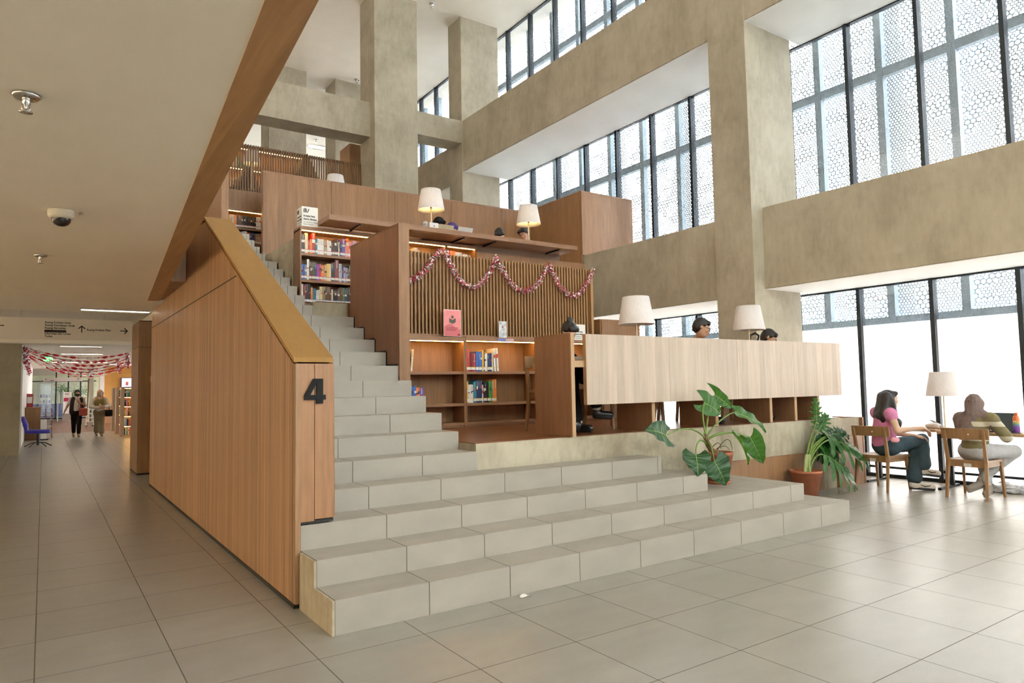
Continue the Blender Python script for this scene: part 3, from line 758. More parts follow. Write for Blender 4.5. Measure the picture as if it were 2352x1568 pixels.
# ------------------------------------------------------------------ table lamps
def shade_mat():
    m, nt = newmat('linen_shade')
    f = noise(nt, mapping(nt, objco(nt), (1, 1, .3)), 60, 2)
    c = ramp(nt, f, [(.3, (.74, .70, .70)), (.7, (.80, .76, .76))])
    df = N(nt, 'ShaderNodeBsdfDiffuse'); L(nt, c, df.inputs[0]); tl = N(nt, 'ShaderNodeBsdfTranslucent'); L(nt, c, tl.inputs[0])
    mx = N(nt, 'ShaderNodeMixShader'); mx.inputs[0].default_value = .14; L(nt, df.outputs[0], mx.inputs[1]); L(nt, tl.outputs[0], mx.inputs[2]); out(nt, mx.outputs[0]); return m
M_shade = shade_mat()
M_pole = plain('cream_metal', (.62, .52, .34), .35, .3)
M_bulb = emit('warm_bulb', (1, .66, .22), 150); M_boff = plain('bulb_off', (.7, .7, .68), .3)
def lamp(label, x, y, z, lit, group, zt=.74):
    t = thing('table_lamp', label, 'lamp', (x, y, z+.0015), group=group)
    MB().lathe([(0, 0), (.10, 0), (.10, .014), (.02, .02), (0, .02)], n=28).build('base', M_pole, t)
    MB().lathe([(.009, .018), (.009, zt-.20)], n=12).build('pole', M_pole, t)
    MB().lathe([(0, zt-.29), (.016, zt-.285), (.018, zt-.235), (.012, zt-.21), (0, zt-.21)], n=16).build('socket', plain('brass', (.30, .2, .07), .35, .8), t)
    MB().lathe([(.205, zt-.315), (.15, zt), (.147, zt), (.202, zt-.315), (.205, zt-.315)], n=48).build('lamp_shade', M_shade, t)
    s = MB()
    for k in range(3):
        a = k*2*PI/3; s.tube([(.012*math.cos(a), .012*math.sin(a), zt-.03), (.149*math.cos(a), .149*math.sin(a), zt-.03)], .002, 5)
    s.lathe([(.012, zt-.21), (.012, zt-.03), (0, zt-.03)], n=8)
    s.build('shade_carrier', M_chrome, t)
    MB().lathe([(0, zt-.20), (.012, zt-.20), (.028, zt-.16), (.026, zt-.13), (0, zt-.115)], n=14).build('bulb', M_bulb if lit else M_boff, t)
    return t
lamp('unlit table lamp on the long desk, left one with the larger looking shade', 5.56, 5.64, 1.655, False, 'white shaded table lamps')
lamp('unlit table lamp on the long desk in front of the concrete column', 7.58, 5.64, 1.655, False, 'white shaded table lamps')
lamp('glowing table lamp on the terrace desk beside the can and notice', 4.81, 9.18, 3.668, True, 'white shaded table lamps')
lamp('glowing table lamp on the terrace desk near the oak box', 6.63, 9.18, 3.668, True, 'white shaded table lamps')
lamp('unlit table lamp on the window table beside the person in the headscarf', 9.78, 4.31, .755, False, 'white shaded table lamps')
lamp('lamp shade peeping over the parapet below the gallery railing', 4.62, 12.8, 4.83, False, 'white shaded table lamps')
lamp('lamp shade half hidden behind the left glowing terrace lamp', 6.72, 12.8, 4.83, False, 'white shaded table lamps')
tag(MB().box(3.9, 12.45, 4.78, 8.0, 13.0, 4.83).build('upper_desk', M_woodh), 'long oak desk board hidden behind the terrace parapet', 'desk')
lamp('lamp with wide shade seen through the gallery railing', 4.05, 17.0, 6.25, True, 'white shaded table lamps', .95)
# ------------------------------------------------------------------ people
def A(*v): return np.array(v, float)
def fabric(name, c, var=.07): return plain(name, c, .85, spec=.2, var=var, scale=26)
def skinm(name, c):
    if name in MATS: return MATS[name]
    m, nt = newmat(name); f = noise(nt, objco(nt), 14, 3)
    out(nt, bsdf(nt, ramp(nt, f, [(.3, tuple(x*.92 for x in c)), (.7, c)]), .5, 0, .35, **{'Subsurface Weight': .08, 'Subsurface Radius': (.02,.008,.004), 'Subsurface Scale': .3})); MATS[name] = m; return m
SK1 = skinm('skin_light', (.62, .40, .29)); SK2 = skinm('skin_tan', (.45, .26, .17))
HAIR = plain('black_hair', (.012, .010, .010), .42, var=.3, scale=60)
M_eye = plain('eye_white', (.7,.7,.68), .3); M_iris = plain('iris', (.02,.012,.01), .2); M_lip = plain('lips', (.45,.17,.15), .5); M_brow = plain('brow', (.02,.015,.012), .7)
def headframe(fwd, up=(0,0,1)):
    f = nrm(fwd); u = A(*up); u = nrm(u-f*(u@f)); r = np.cross(f, u); return f, u, r
def add_head(s, c, fwd, up=(0,0,1), k=1.0):
    """skull, jaw, nose, ears, lips and eye hollows round the head centre c (eye height)"""
    f, u, r = headframe(fwd, up); R = np.array([r, f, u])
    P = lambda a, b, d: c+(r*a+f*b+u*d)*k
    s.ell(P(0,-.012,.03), A(.074,.095,.085)*k, R, .02)
    s.ell(P(0,.022,-.035), A(.058,.066,.078)*k, R, .03)
    s.ell(P(0,.055,-.088), A(.030,.030,.024)*k, R, .025)           # chin
    s.cap(P(0,.082,.010), P(0,.100,-.030), .009*k, .014*k, .012)     # nose
    s.ell(P(0,.088,-.036), A(.020,.012,.010)*k, R, .01)
    s.ell(P(0,.080,-.062), A(.024,.012,.010)*k, R, .012)            # mouth
    s.cap(P(-.035,.078,.022), P(.035,.078,.022), .012*k, None, .015)  # brow ridge
    for q in (-1, 1):
        s.ell(P(q*.075,-.010,-.012), A(.010,.020,.032)*k, R, .01)
        s.ell(P(q*.040,.060,-.022), A(.022,.026,.022)*k, R, .02)     # cheek
        s.ell(P(q*.031,.092,.002), A(.017,.014,.010)*k, R, .012, sub=True)
    return f, u, r
def face_parts(root, c, fwd, up=(0,0,1), k=1.0, lips=True):
    f, u, r = headframe(fwd, up); off = Vector(root.location)
    P = lambda a, b, d: Vector(c+(r*a+f*b+u*d)*k)
    e = MB()
    def ball(mb, ctr, rad, mi=0, sz=1):
        bm = bmesh.new(); bmesh.ops.create_uvsphere(bm, u_segments=10, v_segments=8, radius=rad)
        for v in bm.verts: v.co = Vector(ctr)+v.co
        mb.frombm(bm, mi, True)
    for q in (-1, 1):
        ball(e, P(q*.031,.0755,.002), .0098*k); ball(e, P(q*.031,.0805,.001), .0064*k, 1)
    e.build('eyes', [M_eye, M_iris], root, True)
    b = MB()
    for q in (-1, 1): b.tube([P(q*.016,.091,.020), P(q*.034,.089,.027), P(q*.052,.078,.021)], [.003*k,.004*k,.002*k], 6)
    b.tube([P(-.016,.091,.020), P(0,.094,.014), P(.016,.091,.020)], [.0012*k]*3, 5); b.build('eyebrows', M_brow, root, True)
    if lips:
        b = MB(); b.tube([P(-.022,.084,-.061), P(0,.093,-.059), P(.022,.084,-.061)], [.002*k,.005*k,.002*k], 6); b.tube([P(-.018,.085,-.067), P(0,.092,-.069), P(.018,.085,-.067)], [.002*k,.005*k,.002*k], 6)
        b.build('lips', M_lip, root, True)
def add_hand(s, w, d, palm, thumb, curl=.5, k=1.0):
    """wrist w, pointing d, palm normal, thumb side; five separate bent fingers"""
    d = nrm(d); pn = A(*palm); pn = nrm(pn-d*(pn@d)); t = A(*thumb); t = t-d*(t@d); t = nrm(t-pn*(t@pn))
    W = lambda a, b, c: w+(d*a+t*b+pn*c)*k
    for b in (-.026, -.009, .009, .026): s.cap(W(.01, b*.7, 0), W(.082, b, 0), .014*k, .0105*k, .012)
    for b, l in zip((-.029, -.010, .010, .028), (.062, .080, .086, .076)):
        p0 = W(.084, b, 0); c = curl*1.0
        d1 = d*math.cos(c*.6)+pn*math.sin(c*.6); d2 = d*math.cos(c*1.5)+pn*math.sin(c*1.5)
        p1 = p0+d1*l*.5*k; p2 = p1+d2*l*.5*k
        s.cap(p0, p1, .0092*k, .0085*k, .004); s.cap(p1, p2, .0085*k, .0068*k, .004)
    a0 = W(.025, .026, .004); a1 = W(.060, .052, .014); a2 = W(.088, .056, .024)
    s.cap(a0, a1, .013*k, .0105*k, .01); s.cap(a1, a2, .0105*k, .008*k, .004)
def human(label, J, skin, top, bottom, shoe, hair=None, h=.0105, face=True, sleeve=.5, group=None, flare=0, longtop=0, hands=(.6,.6), palm=None, shoes_only=None, feet=True, hk=1.0, barefoot=False):
    """J: joints in world metres. One continuous body; clothes are separate skins over it."""
    pel, che, nk, hd = [A(*J[k]) for k in ('pel', 'che', 'nk', 'hd')]
    root = thing('person', label, 'person', (pel[0], pel[1], J.get('z', 0)), group=group)
    s = Solid(); side = A(*J['sr'])-A(*J['sl']); side = nrm(side)
    f = nrm(A(*J['hf']))
    s.cap(pel, pel*.45+che*.55, .115, .105, .05); s.cap(pel*.4+che*.6, che, .105, .12, .05)
    s.cap(A(*J['sl'])*.8+che*.2, A(*J['sr'])*.8+che*.2, .06, None, .05)
    s.cap(nk, hd-A(0,0,.07)-f*.01, .052, .046, .03)
    s.cap(nk-A(0,0,.03), A(*J['sl']), .05, .052, .05); s.cap(nk-A(0,0,.03), A(*J['sr']), .05, .052, .05)
    add_head(s, hd, J['hf'], J.get('hu', (0,0,1)), hk)
    for q in 'lr':
        sh, el, wr = [A(*J[k+q]) for k in 'sew']
        s.cap(sh, el, .048, .037, .03); s.cap(el, wr, .037, .024, .02)
        hdv = A(*J['h'+q]) if 'h'+q in J else wr-el
        pn = A(*(J['p'+q] if 'p'+q in J else (0,0,-1)))
        th = np.cross(pn, hdv)*(1 if q == 'l' else -1)
        if 't'+q+'h' in J: th = A(*J['t'+q+'h'])
        add_hand(s, wr, hdv, pn, th, hands['lr'.index(q)])
        hp, kn, an, to = [A(*J[k+q]) for k in ('i', 'k', 'a', 'o')]
        s.cap(pel*.5+hp*.5, hp, .10, .095, .04); s.cap(hp, kn, .088, .058, .03); s.cap(kn, an, .055, .036, .03); s.cap(an-A(0,0,.045), to, .033, .026, .02)
    s.build('body', skin, root, h)
    tm, bm_ = top, bottom
    o = .014; T = Solid()
    T.cap(pel*.85+che*.15, pel*.4+che*.6, .125+o, .112+o, .05); T.cap(pel*.4+che*.6, che, .112+o, .122+o, .05)
    T.cap(A(*J['sl'])*.8+che*.2, A(*J['sr'])*.8+che*.2, .062+o, None, .05)
    T.cap(nk-A(0,0,.025), A(*J['sl']), .052+o, .054+o, .05); T.cap(nk-A(0,0,.025), A(*J['sr']), .052+o, .054+o, .05)
    if longtop: T.cap(pel, pel-A(0,0,longtop), .135+o, .14+o, .05)
    for q in 'lr':
        sh, el, wr = [A(*J[k+q]) for k in 'sew']
        if sleeve >= 1:
            T.cap(sh, el, .054+o, .046+o, .03); e = el+(wr-el)*min(1, (sleeve-1)+.0); T.cap(el, e, .046+o, .034+o, .03)
        else: T.cap(sh, sh+(el-sh)*sleeve, .054+o*.4, .052+o*.4, .03)
    T.build('top', tm, root, h, fold=.004, seed=len(label))
    B = Solid()
    B.cap(pel, pel+(che-pel)*.22, .125+o*.6, .118+o*.5, .04)
    for q in 'lr':
        hp, kn, an = [A(*J[k+q]) for k in ('i', 'k', 'a')]
        B.cap(pel*.5+hp*.5, hp, .105+o*.4, .10+o*.4, .05); B.cap(hp, kn, .094+o*.4, .068+o*.4, .04)
        B.cap(kn, kn*.12+an*.88, .066+o*.4, .050+o*.5+flare, .02)
    B.build('trousers', bm_, root, h, fold=.004, seed=3+len(label))
    for q in 'lr':
        an, to = A(*J['a'+q]), A(*J['o'+q]); d = to-an; fl = nrm(to-an-A(0,0,0))
        heel = an-A(0,0,.045)-nrm(A(d[0], d[1], 0)+1e-6)*.02; Sx = Solid()
        Sx.cap(heel, to, .042, .036, .03); Sx.cap(an-A(0,0,.045), an-A(0,0,.01), .042, .040, .03)
        sm, so = shoe
        sx = Sx.build('shoe', sm, root, .009)
        K = Solid(); dn = J.get('down', (0,0,-1)); dd = A(*J['n'+q]) if 'n'+q in J else A(0,0,-1)
        K.cap(heel+dd*.026, to+dd*.022, .034, .030, .02); kb = K.build('sole', so, sx, .009, world=False); kb.location = -Vector(root.location)
    if face: face_parts(root, hd, J['hf'], J.get('hu', (0,0,1)), hk)
    return root
def hair_cap(root, c, fwd, up=(0,0,1), k=1.0, name='hair', m=None, back=None, bun=None, fringe=.0, side=.0):
    f, u, r = headframe(fwd, up); R = np.array([r, f, u]); s = Solid()
    P = lambda a, b, d: c+(r*a+f*b+u*d)*k
    s.ell(P(0,-.024,.042), A(.084,.098,.086)*k, R, .02)
    s.ell(P(0,-.050,-.01), A(.080,.070,.085)*k, R, .03)
    s.cap(P(-.05,.055,.075+fringe), P(.05,.055,.075+fringe), .028*k, None, .03)
    for q in (-1, 1): s.cap(P(q*.07,.012,.03), P(q*.073,-.012,-.005-side), .018*k, .010*k, .02)
    if back: 
        for q in back: s.cap(*q)
    if bun: s.ell(P(*bun[0]), A(*bun[1])*k, R, .006)
    return s.build(name, m or HAIR, root, .0095, fold=.002, seed=5)

DENIM = fabric('dark_denim', (.045, .075, .095)); BLKF = fabric('black_cloth', (.012, .012, .014)); 
SH_W = (plain('white_leather', (.70,.66,.60), .5), plain('dark_rubber', (.05,.06,.08), .7)); SH_B = (plain('black_leather', (.012,.012,.012), .3), plain('black_rubber', (.02,.02,.02), .8))

# woman in the pink top, sitting sideways at the window table
hdp = A(8.815, 4.515, 1.155)
J = dict(pel=(8.83,4.63,.575), che=(8.80,4.58,.865), nk=(8.80,4.57,1.02), hd=hdp, hf=(.80,-.57,.02), hu=(.02,-.02,1),
  sl=(8.90,4.74,.985), sr=(8.685,4.445,.985), el=(9.03,4.66,.72), wl=(9.12,4.38,.685), er=(8.66,4.36,.775), wr=(8.95,4.20,.80), hl=(.55,-.8,-.15), hr=(.80,-.35,-.48), pl=(-.2,.1,-1), pr=(-.3,.2,-1),
  il=(8.93,4.67,.545), ir=(8.83,4.53,.56), kl=(9.22,4.43,.56), al=(9.16,4.38,.13), ol=(9.31,4.25,.045), kr=(9.23,4.34,.635), ar=(9.18,4.33,.29), **{'or':(9.28,4.20,.215)})
J['ol'] = (9.24,4.25,.045); J['al'] = (9.09,4.40,.115)
SH_ = A(.085,.045,0); hdp = hdp+SH_
for k_ in list(J):
    if k_ in ('pel','che','nk','hd','sl','sr','el','er','wl','wr','il','ir','kl','kr','al','ar','ol','or'): J[k_] = tuple(A(*J[k_])+SH_)
pw = human('young woman with long dark hair in pink top and jeans, seated sideways by the window', J, SK1, fabric('pink_cotton', (.60,.22,.40)), DENIM, SH_W, sleeve=.22, flare=.035, h=.009)
f, u, r = headframe(J['hf']); Pq = lambda a, b, d: hdp+r*a+f*b+u*d
hs = Solid()
for q in (-.055, 0, .055): hs.cap(Pq(q,-.06,.04), Pq(q*1.4,-.125,-.20), .062, .055, .04)
for q in (-.05, 0, .05): hs.cap(Pq(q*1.3,-.12,-.18), Pq(q*1.2,-.13,-.27), .05, .02, .04)
hs.cap(Pq(.085,-.01,.0), Pq(.10,.015,-.22), .03, .026, .03); hs.cap(Pq(-.085,-.01,.0), Pq(-.10,.02,-.2), .03, .026, .03)
hs.cap(Pq(-.10,.04,-.19), Pq(-.09,.12,-.30), .032, .05, .03); hs.cap(Pq(-.09,.12,-.30), Pq(-.08,.12,-.42), .05, .025, .03)
hs.build('long_hair', HAIR, pw, .011, fold=.004)
hair_cap(pw, hdp, J['hf'], side=.05)
for q in 'lr':     # dark curved stroke on the side of each sneaker
    an, to = A(*J['a'+q]), A(*J['o'+q]); d = nrm(to-an+A(0,0,.05)); sd = nrm(np.cross(d, A(0,0,1)))
    MB().tube([Vector(an*.75+to*.25+sd*.043+A(0,0,-.02)), Vector(an*.5+to*.5+sd*.044+A(0,0,-.024)), Vector(an*.25+to*.75+sd*.04+A(0,0,.0)), Vector(an*.1+to*.9+sd*.02+A(0,0,.02))][::-1], [.002,.006,.008,.003], 6).build('stroke_mark', plain('navy_stroke', (.02,.025,.05), .5), pw, True)
# woman in the headscarf at the laptop, seen from behind
hdh = A(9.19, 3.705, 1.075)
J = dict(pel=(9.14,3.72,.565), che=(9.16,3.70,.84), nk=(9.20,3.70,.975), hd=hdh, hf=(.93,-.10,-.28), hu=(.3,0,1),
  sl=(9.20,3.88,.925), sr=(9.16,3.53,.925), el=(9.32,3.93,.72), wl=(9.56,3.80,.775), er=(9.26,3.43,.72), wr=(9.56,3.56,.775), pl=(0,0,-1), pr=(0,0,-1),
  il=(9.18,3.80,.54), ir=(9.17,3.64,.54), kl=(9.52,3.82,.53), kr=(9.53,3.46,.53), al=(9.28,3.66,.13), ar=(9.30,3.74,.20), ol=(9.14,3.63,.055), **{'or':(9.13,3.80,.10)})
sweat = None
def stripes():
    m, nt = newmat('striped_knit'); co = objco(nt); sep = N(nt, 'ShaderNodeSeparateXYZ'); L(nt, co, sep.inputs[0])
    z = math_(nt, 'ADD', sep.outputs[2], math_(nt, 'MULTIPLY', noise(nt, co, 6, 2), .02))
    fr = math_(nt, 'FRACT', math_(nt, 'DIVIDE', z, .17)); k = math_(nt, 'LESS_THAN', fr, .34)
    out(nt, bsdf(nt, mixc(nt, k, (.19,.165,.085), (.50,.47,.38)), .9, 0, .2)); return m
ph = human('person in a brown headscarf and striped sweater working at a laptop by the window', J, SK1, stripes(), fabric('light_grey_jeans', (.42,.43,.45)), (plain('taupe_suede', (.28,.24,.20), .9), plain('grey_rubber', (.33,.30,.27), .8)), sleeve=1.75, face=False, h=.010)
SCARF = fabric('brown_scarf', (.17, .125, .115)); f, u, r = headframe(J['hf'], J['hu']); Pq = lambda a, b, d: hdh+r*a+f*b+u*d
s = Solid(); R = np.array([r, f, u])
s.ell(Pq(0,-.022,.030), (.090,.108,.104), R, .03); s.ell(Pq(0,-.04,-.045), (.084,.08,.09), R, .03)
s.cap(Pq(0,-.015,-.10), (9.16,3.70,.985), .078, .08, .02); s.cap((9.16,3.70,.985), (9.16,3.86,.915), .075, .072, .03); s.cap((9.16,3.70,.985), (9.16,3.55,.915), .075, .072, .03); s.cap((9.14,3.71,.95), (9.085,3.74,.78), .075, .10, .04)
s.cap((9.11,3.80,.89), (9.07,3.82,.74), .075, .05, .04)
s.cap((9.19,3.87,.905), (9.27,3.92,.76), .074, .05, .04)
s.cap((9.16,3.56,.905), (9.24,3.48,.79), .074, .055, .04)

fs_ = lambda q, w: -.022-.106*math.sqrt(max(.03, 1-(q/.09)**2-((w-.03)/.104)**2))
for q, w_ in ((-.06,.007), (-.034,.010), (.0,.007), (.028,.011), (.056,.008)):
    pts = [Pq(q*k_, fs_(q*k_, w)-.004, w) for k_, w in ((.45,.118), (.85,.08), (1,.03), (.9,-.03))]+[Pq(q*.6,-.108,-.085), Pq(q*.45,-.100,-.115)]
    for a_, b_ in zip(pts, pts[1:]): s.cap(a_, b_, w_*.9, w_, .012)
for q in (-.05, .0, .05): s.cap(Pq(q*.5,-.10,-.125), (9.06,3.73-q*1.8,.80+abs(q)), .010, .016, .03)
s.cap(Pq(-.06,-.06,-.122), Pq(.06,-.06,-.122), .030, None, .015)
s.build('headscarf', SCARF, ph, .010, fold=.008, seed=2)

# readers behind the long desk (they face the hall)
def sitter(label, hx, hy, ht, z0, hf, top, hairkw, skin=SK2, lean=.0, legs=True, sleeve=1.8, face=True, bottom=None, shoe=SH_B, kneedir=(0,-1), sx=0, h=.0115, cross=False, hk=1.0):
    """ht: height of the eyes; z0: the floor they sit on"""
    b = A(hx+sx, hy+.02+lean, z0); d = A(kneedir[0], kneedir[1], 0); sd = A(-d[1], d[0], 0)   # to their left is sd
    L_ = -sd
    hd = A(hx, hy, ht)
    pel = b+A(0, 0, .56); sh = ht-.29; che = A((hx+pel[0])/2, hy+.06+lean*.6, sh-.12); nk = A(hx*.8+pel[0]*.2, hy+.05+lean*.3, sh+.055)
    sv = A(.185, 0, 0)
    P = lambda v, *o: tuple(v+A(*o))
    J = dict(pel=pel, che=che, nk=nk, hd=hd, hf=hf, hu=(0,.25,1), sl=P(che,.175,0,.115), sr=P(che,-.175,0,.115), el=P(che,.23,-.14,-.11), er=P(che,-.23,-.14,-.11), wl=(hx+.10,hy-.24,z0+.775), wr=(hx-.10,hy-.24,z0+.775),
      hl=(-.5,-.8,0), hr=(.5,-.8,0), pl=(0,0,-1), pr=(0,0,-1), il=P(pel,.085,-.02,-.03), ir=P(pel,-.085,-.02,-.03), kl=P(pel,.10,-.42,-.03), kr=P(pel,-.10,-.42,-.03), al=P(b,.10,-.38,.10), ar=P(b,-.10,-.38,.10), ol=P(b,.11,-.53,.045), z=z0)
    J['or'] = P(b,-.11,-.53,.045)
    if cross:
        J['kl'] = P(pel,.10,-.45,.08); J['al'] = P(b,.20,-.47,.24); J['ol'] = P(b,.335,-.52,.175); J['ar'] = P(b,.02,-.37,.10); J['or'] = P(b,.06,-.51,.045)
    rt = human(label, J, skin, top, bottom or BLKF, shoe, sleeve=sleeve, face=face, h=h, hk=hk)
    if cross:
        for q in 'lr':
            an = A(*J['a'+q]); kn = A(*J['k'+q]); SkS = Solid(); SkS.cap(an-A(0,0,.035), an+(kn-an)*.16, .043, .046, .02); SkS.build('sock', fabric('grey_sock', (.55,.52,.48)), rt, .009)
    hair_cap(rt, hd, hf, (0,.25,1), **{**dict(k=hk), **hairkw})
    return rt
p3 = sitter('woman in black with dark hair in a bun, bent over the long desk', 4.81, 5.93, 2.0, .912, (.05,-.75,-.66), BLKF, dict(bun=((0,-.085,.118), (.040,.040,.036))), SK1, face=True, hk=.91, cross=True, lean=.06, sx=-.16)
p4 = sitter('man with glasses and short black hair reading at the long desk', 6.69, 5.66, 2.085, .912, (.62,-.62,-.42), fabric('salmon_shirt', (.50,.20,.14)), dict(k=.97), SK2, lean=.34, hk=1.02)
f, u, r = headframe((.62,-.62,-.42), (0,.25,1)); c = A(6.69, 5.66, 2.085); g = MB()
for q in (-1, 1):
    o_ = c+r*.033*q+f*.098+u*.0
    g.tube([Vector(o_+r*.024*math.cos(a)+u*.019*math.sin(a)) for a in np.linspace(0, 2*PI, 17)], .0022, 6)
    g.tube([Vector(c+r*.058*q+f*.096+u*.004), Vector(c+r*.077*q+f*.0+u*.004)], .002, 6)
g.tube([Vector(c+r*-.009+f*.100), Vector(c+r*.009+f*.100)], .002, 6)
g.build('glasses', M_blk, p4, True)
p5 = sitter('dark haired man bent low over the right end of the long desk', 7.97, 5.62, 1.985, .912, (.45,-.70,-.55), fabric('grey_shirt', (.3,.3,.3)), dict(side=.03, k=.96), SK2, sx=-.30, lean=.38, hk=1.0)
# readers behind the terrace desk
PURP = fabric('purple_scarf', (.09, .06, .22))
p6 = sitter('reader in a black headscarf behind the beige laptop on the terrace', 5.14, 9.55, 3.985, 2.92, (0,-.8,-.5), BLKF, dict(name='headscarf', m=BLKF, side=.06), SK1, face=True, h=.014, lean=.3)
p7 = sitter('reader in a purple headscarf beside the beige laptop on the terrace', 5.63, 10.0, 4.05, 2.92, (.1,-.8,-.5), PURP, dict(name='headscarf', m=PURP, side=.06), SK1, face=True, h=.014, lean=.2)
p8 = sitter('dark haired reader with head down between the two glowing lamps', 6.33, 9.60, 3.955, 2.92, (-.3,-.6,-.75), BLKF, dict(), SK1, face=True, h=.014, lean=.2)
p9 = sitter('man in black leaning forward under the right glowing lamp', 6.83, 9.60, 4.03, 2.92, (-.8,-.45,-.35), BLKF, dict(), SK2, face=True, h=.014, lean=.2)

# two women walking in the corridor
def walker(label, x, y, ht, fwd, top, bottom, skin, arms, stride=.12, shoe=SH_W, **kw):
    k = ht/1.56; Z = lambda z: z*k
    J = dict(pel=(x,y,Z(.84)), che=(x+.01,y,Z(1.13)), nk=(x+.01,y-.0,Z(1.29)), hd=(x+.01,y-.03,Z(1.435)), hf=fwd, sl=(x+.165,y,Z(1.245)), sr=(x-.165,y,Z(1.245)),
      il=(x+.075,y,Z(.81)), ir=(x-.075,y,Z(.81)), kl=(x+.075,y-stride*.6,Z(.45)), kr=(x-.07,y+stride*.5,Z(.45)), al=(x+.07,y-stride*.9,Z(.10)), ar=(x-.065,y+stride*1.2,Z(.13)), ol=(x+.075,y-stride*.9-.14,.045), **arms)
    J['or'] = (x-.07, y+stride*1.2-.13, .05)
    return human(label, J, skin, top, bottom, shoe, h=.0125, **kw), A(*J['hd'])
TSH = (plain('tan_shoe', (.40,.28,.16), .6), plain('tan_sole', (.3,.22,.13), .7))
x, y = .925, 27.15
w1, hc = walker('walking woman in a dark waistcoat and black face mask, carrying a red bag', x, y, 1.57, (.12,-1,-.05), fabric('cream_tshirt', (.62,.55,.48)), BLKF, SK2,
  dict(er=(x-.26,y,1.02), wr=(x-.34,y-.03,.83), hr=(-.3,0,-1), pr=(1,0,0), el=(x+.24,y-.05,1.02), wl=(x+.06,y-.20,1.13), hl=(-.5,-.2,.8), pl=(0,1,0)), shoe=TSH, sleeve=.6)
hair_cap(w1, hc, (.12,-1,-.05), side=.04, back=[(hc+A(-.03,.06,-.05), hc+A(-.05,.05,-.22), .04, .02, .03)])
f, u, r = headframe((.12,-1,-.05)); R = np.array([r, f, u])
Solid().ell(hc+f*.052-u*.048, (.066,.058,.048), R).build('face_mask', BLKF, w1, .01)
v = Solid(); v.cap((x-.10,y-.03,1.24), (x-.12,y-.02,.82), .085, .09, .03); v.cap((x+.12,y-.03,1.24), (x+.12,y-.02,.90), .075, .08, .03); v.cap((x-.1,y+.06,1.2), (x+.1,y+.06,.85), .1, None, .05)
v.build('waistcoat', fabric('dark_waistcoat', (.03,.018,.018)), w1, .0125)
t = thing('shoulder_bag', 'red shoulder bag hanging at the side of the masked woman', 'bag', (1.10, 26.98, .72))
MB().box(.985, 26.90, .69, 1.225, 27.03, .95, b=.04).build('bag_body', plain('red_leather', (.36,.06,.035), .5), t, True)
MB().tube([(1.05,26.97,.94), (1.08,27.06,1.15), (1.10,27.12,1.29), (1.12,27.06,1.15), (1.16,26.97,.95)], .009, 6).build('strap', plain('red_leather', (.36,.06,.035), .5), t, True)
x, y = 1.575, 27.05
w2, hc = walker('walking woman in a beige headscarf and olive outfit, looking down at her hands', x, y, 1.53, (.25,-1,-.30), fabric('cream_blouse', (.66,.58,.50)), fabric('khaki_trousers', (.27,.215,.13)), SK1,
  dict(er=(x-.25,y-.06,.98), wr=(x+.03,y-.19,.93), hr=(.9,-.2,.3), pr=(0,1,.3), el=(x+.25,y-.02,1.0), wl=(x+.10,y-.2,.97), hl=(-.8,-.3,.2), pl=(0,1,0)), shoe=TSH, sleeve=1.8, flare=.03, face=True)
s = Solid(); f, u, r = headframe((.25,-1,-.30)); R = np.array([r, f, u]); SC2 = fabric('beige_scarf', (.50,.31,.20))
s.ell(hc-f*.035+u*.03, (.094,.10,.105), R, .03); s.cap(hc-f*.03-u*.1, A(x,y,1.24), .085, .12, .05); s.cap((x-.12,y,1.23), (x+.12,y,1.23), .075, None, .05)
for q in (-1, 1): s.cap(hc+r*.075*q+f*.02+u*.03, hc+r*.06*q+f*.03-u*.11, .03, .03, .02)
s.cap(hc+f*.03+u*.085-r*.03, hc+f*.03+u*.085+r*.03, .035, None, .03); s.build('headscarf', SC2, w2, .012, fold=.004)
v = Solid(); v.cap((x-.06,y-.04,1.16), (x-.05,y-.03,.98), .105, .10, .05); v.cap((x+.07,y-.04,1.16), (x+.06,y-.03,.98), .105, .10, .05); v.build('waistcoat', fabric('olive_waistcoat', (.26,.19,.06)), w2, .0125)
t = thing('tote_bag', 'black tote bag on the arm of the woman in the beige headscarf', 'bag', (1.845, 26.95, .66)); BT = fabric('black_canvas', (.018,.018,.02))
MB().box(1.735, 26.91, .645, 1.955, 27.0, .87, b=.025).build('bag_body', BT, t, True)
for q in (1.80, 1.88): MB().tube([(q-.02,26.95,.85), (q-.01,26.99,1.0), (q+.03,26.98,1.0), (q+.04,26.95,.86)], .008, 6).build('handle', BT, t, True)
# ------------------------------------------------------------------ plants
def leafmat(name, c, t):
    m, nt = newmat(name); f = noise(nt, objco(nt), 22, 3)
    col = ramp(nt, f, [(.3, tuple(x*.8 for x in c)), (.7, c)])
    p = bsdf(nt, col, .33, 0, .5); tl = N(nt, 'ShaderNodeBsdfTranslucent'); tl.inputs[0].default_value = (*t, 1)
    mx = N(nt, 'ShaderNodeMixShader'); mx.inputs[0].default_value = .35; L(nt, p, mx.inputs[1]); L(nt, tl.outputs[0], mx.inputs[2]); out(nt, mx.outputs[0]); return m
LEAF = leafmat('backlit_leaf', (.045,.16,.035), (.12,.38,.02)); LEAFD = leafmat('dark_leaf', (.018,.085,.028), (.05,.18,.02)); VEIN = plain('leaf_vein', (.20,.34,.10), .5)  # brighter green stands in for backlighting, darker one for leaves without it
STEM = plain('green_petiole', (.13,.22,.035), .5); TERRA = plain('terracotta', (.42,.145,.075), .75, var=.1, scale=14); SOIL = plain('soil', (.07,.04,.022), .95, var=.5, scale=90)
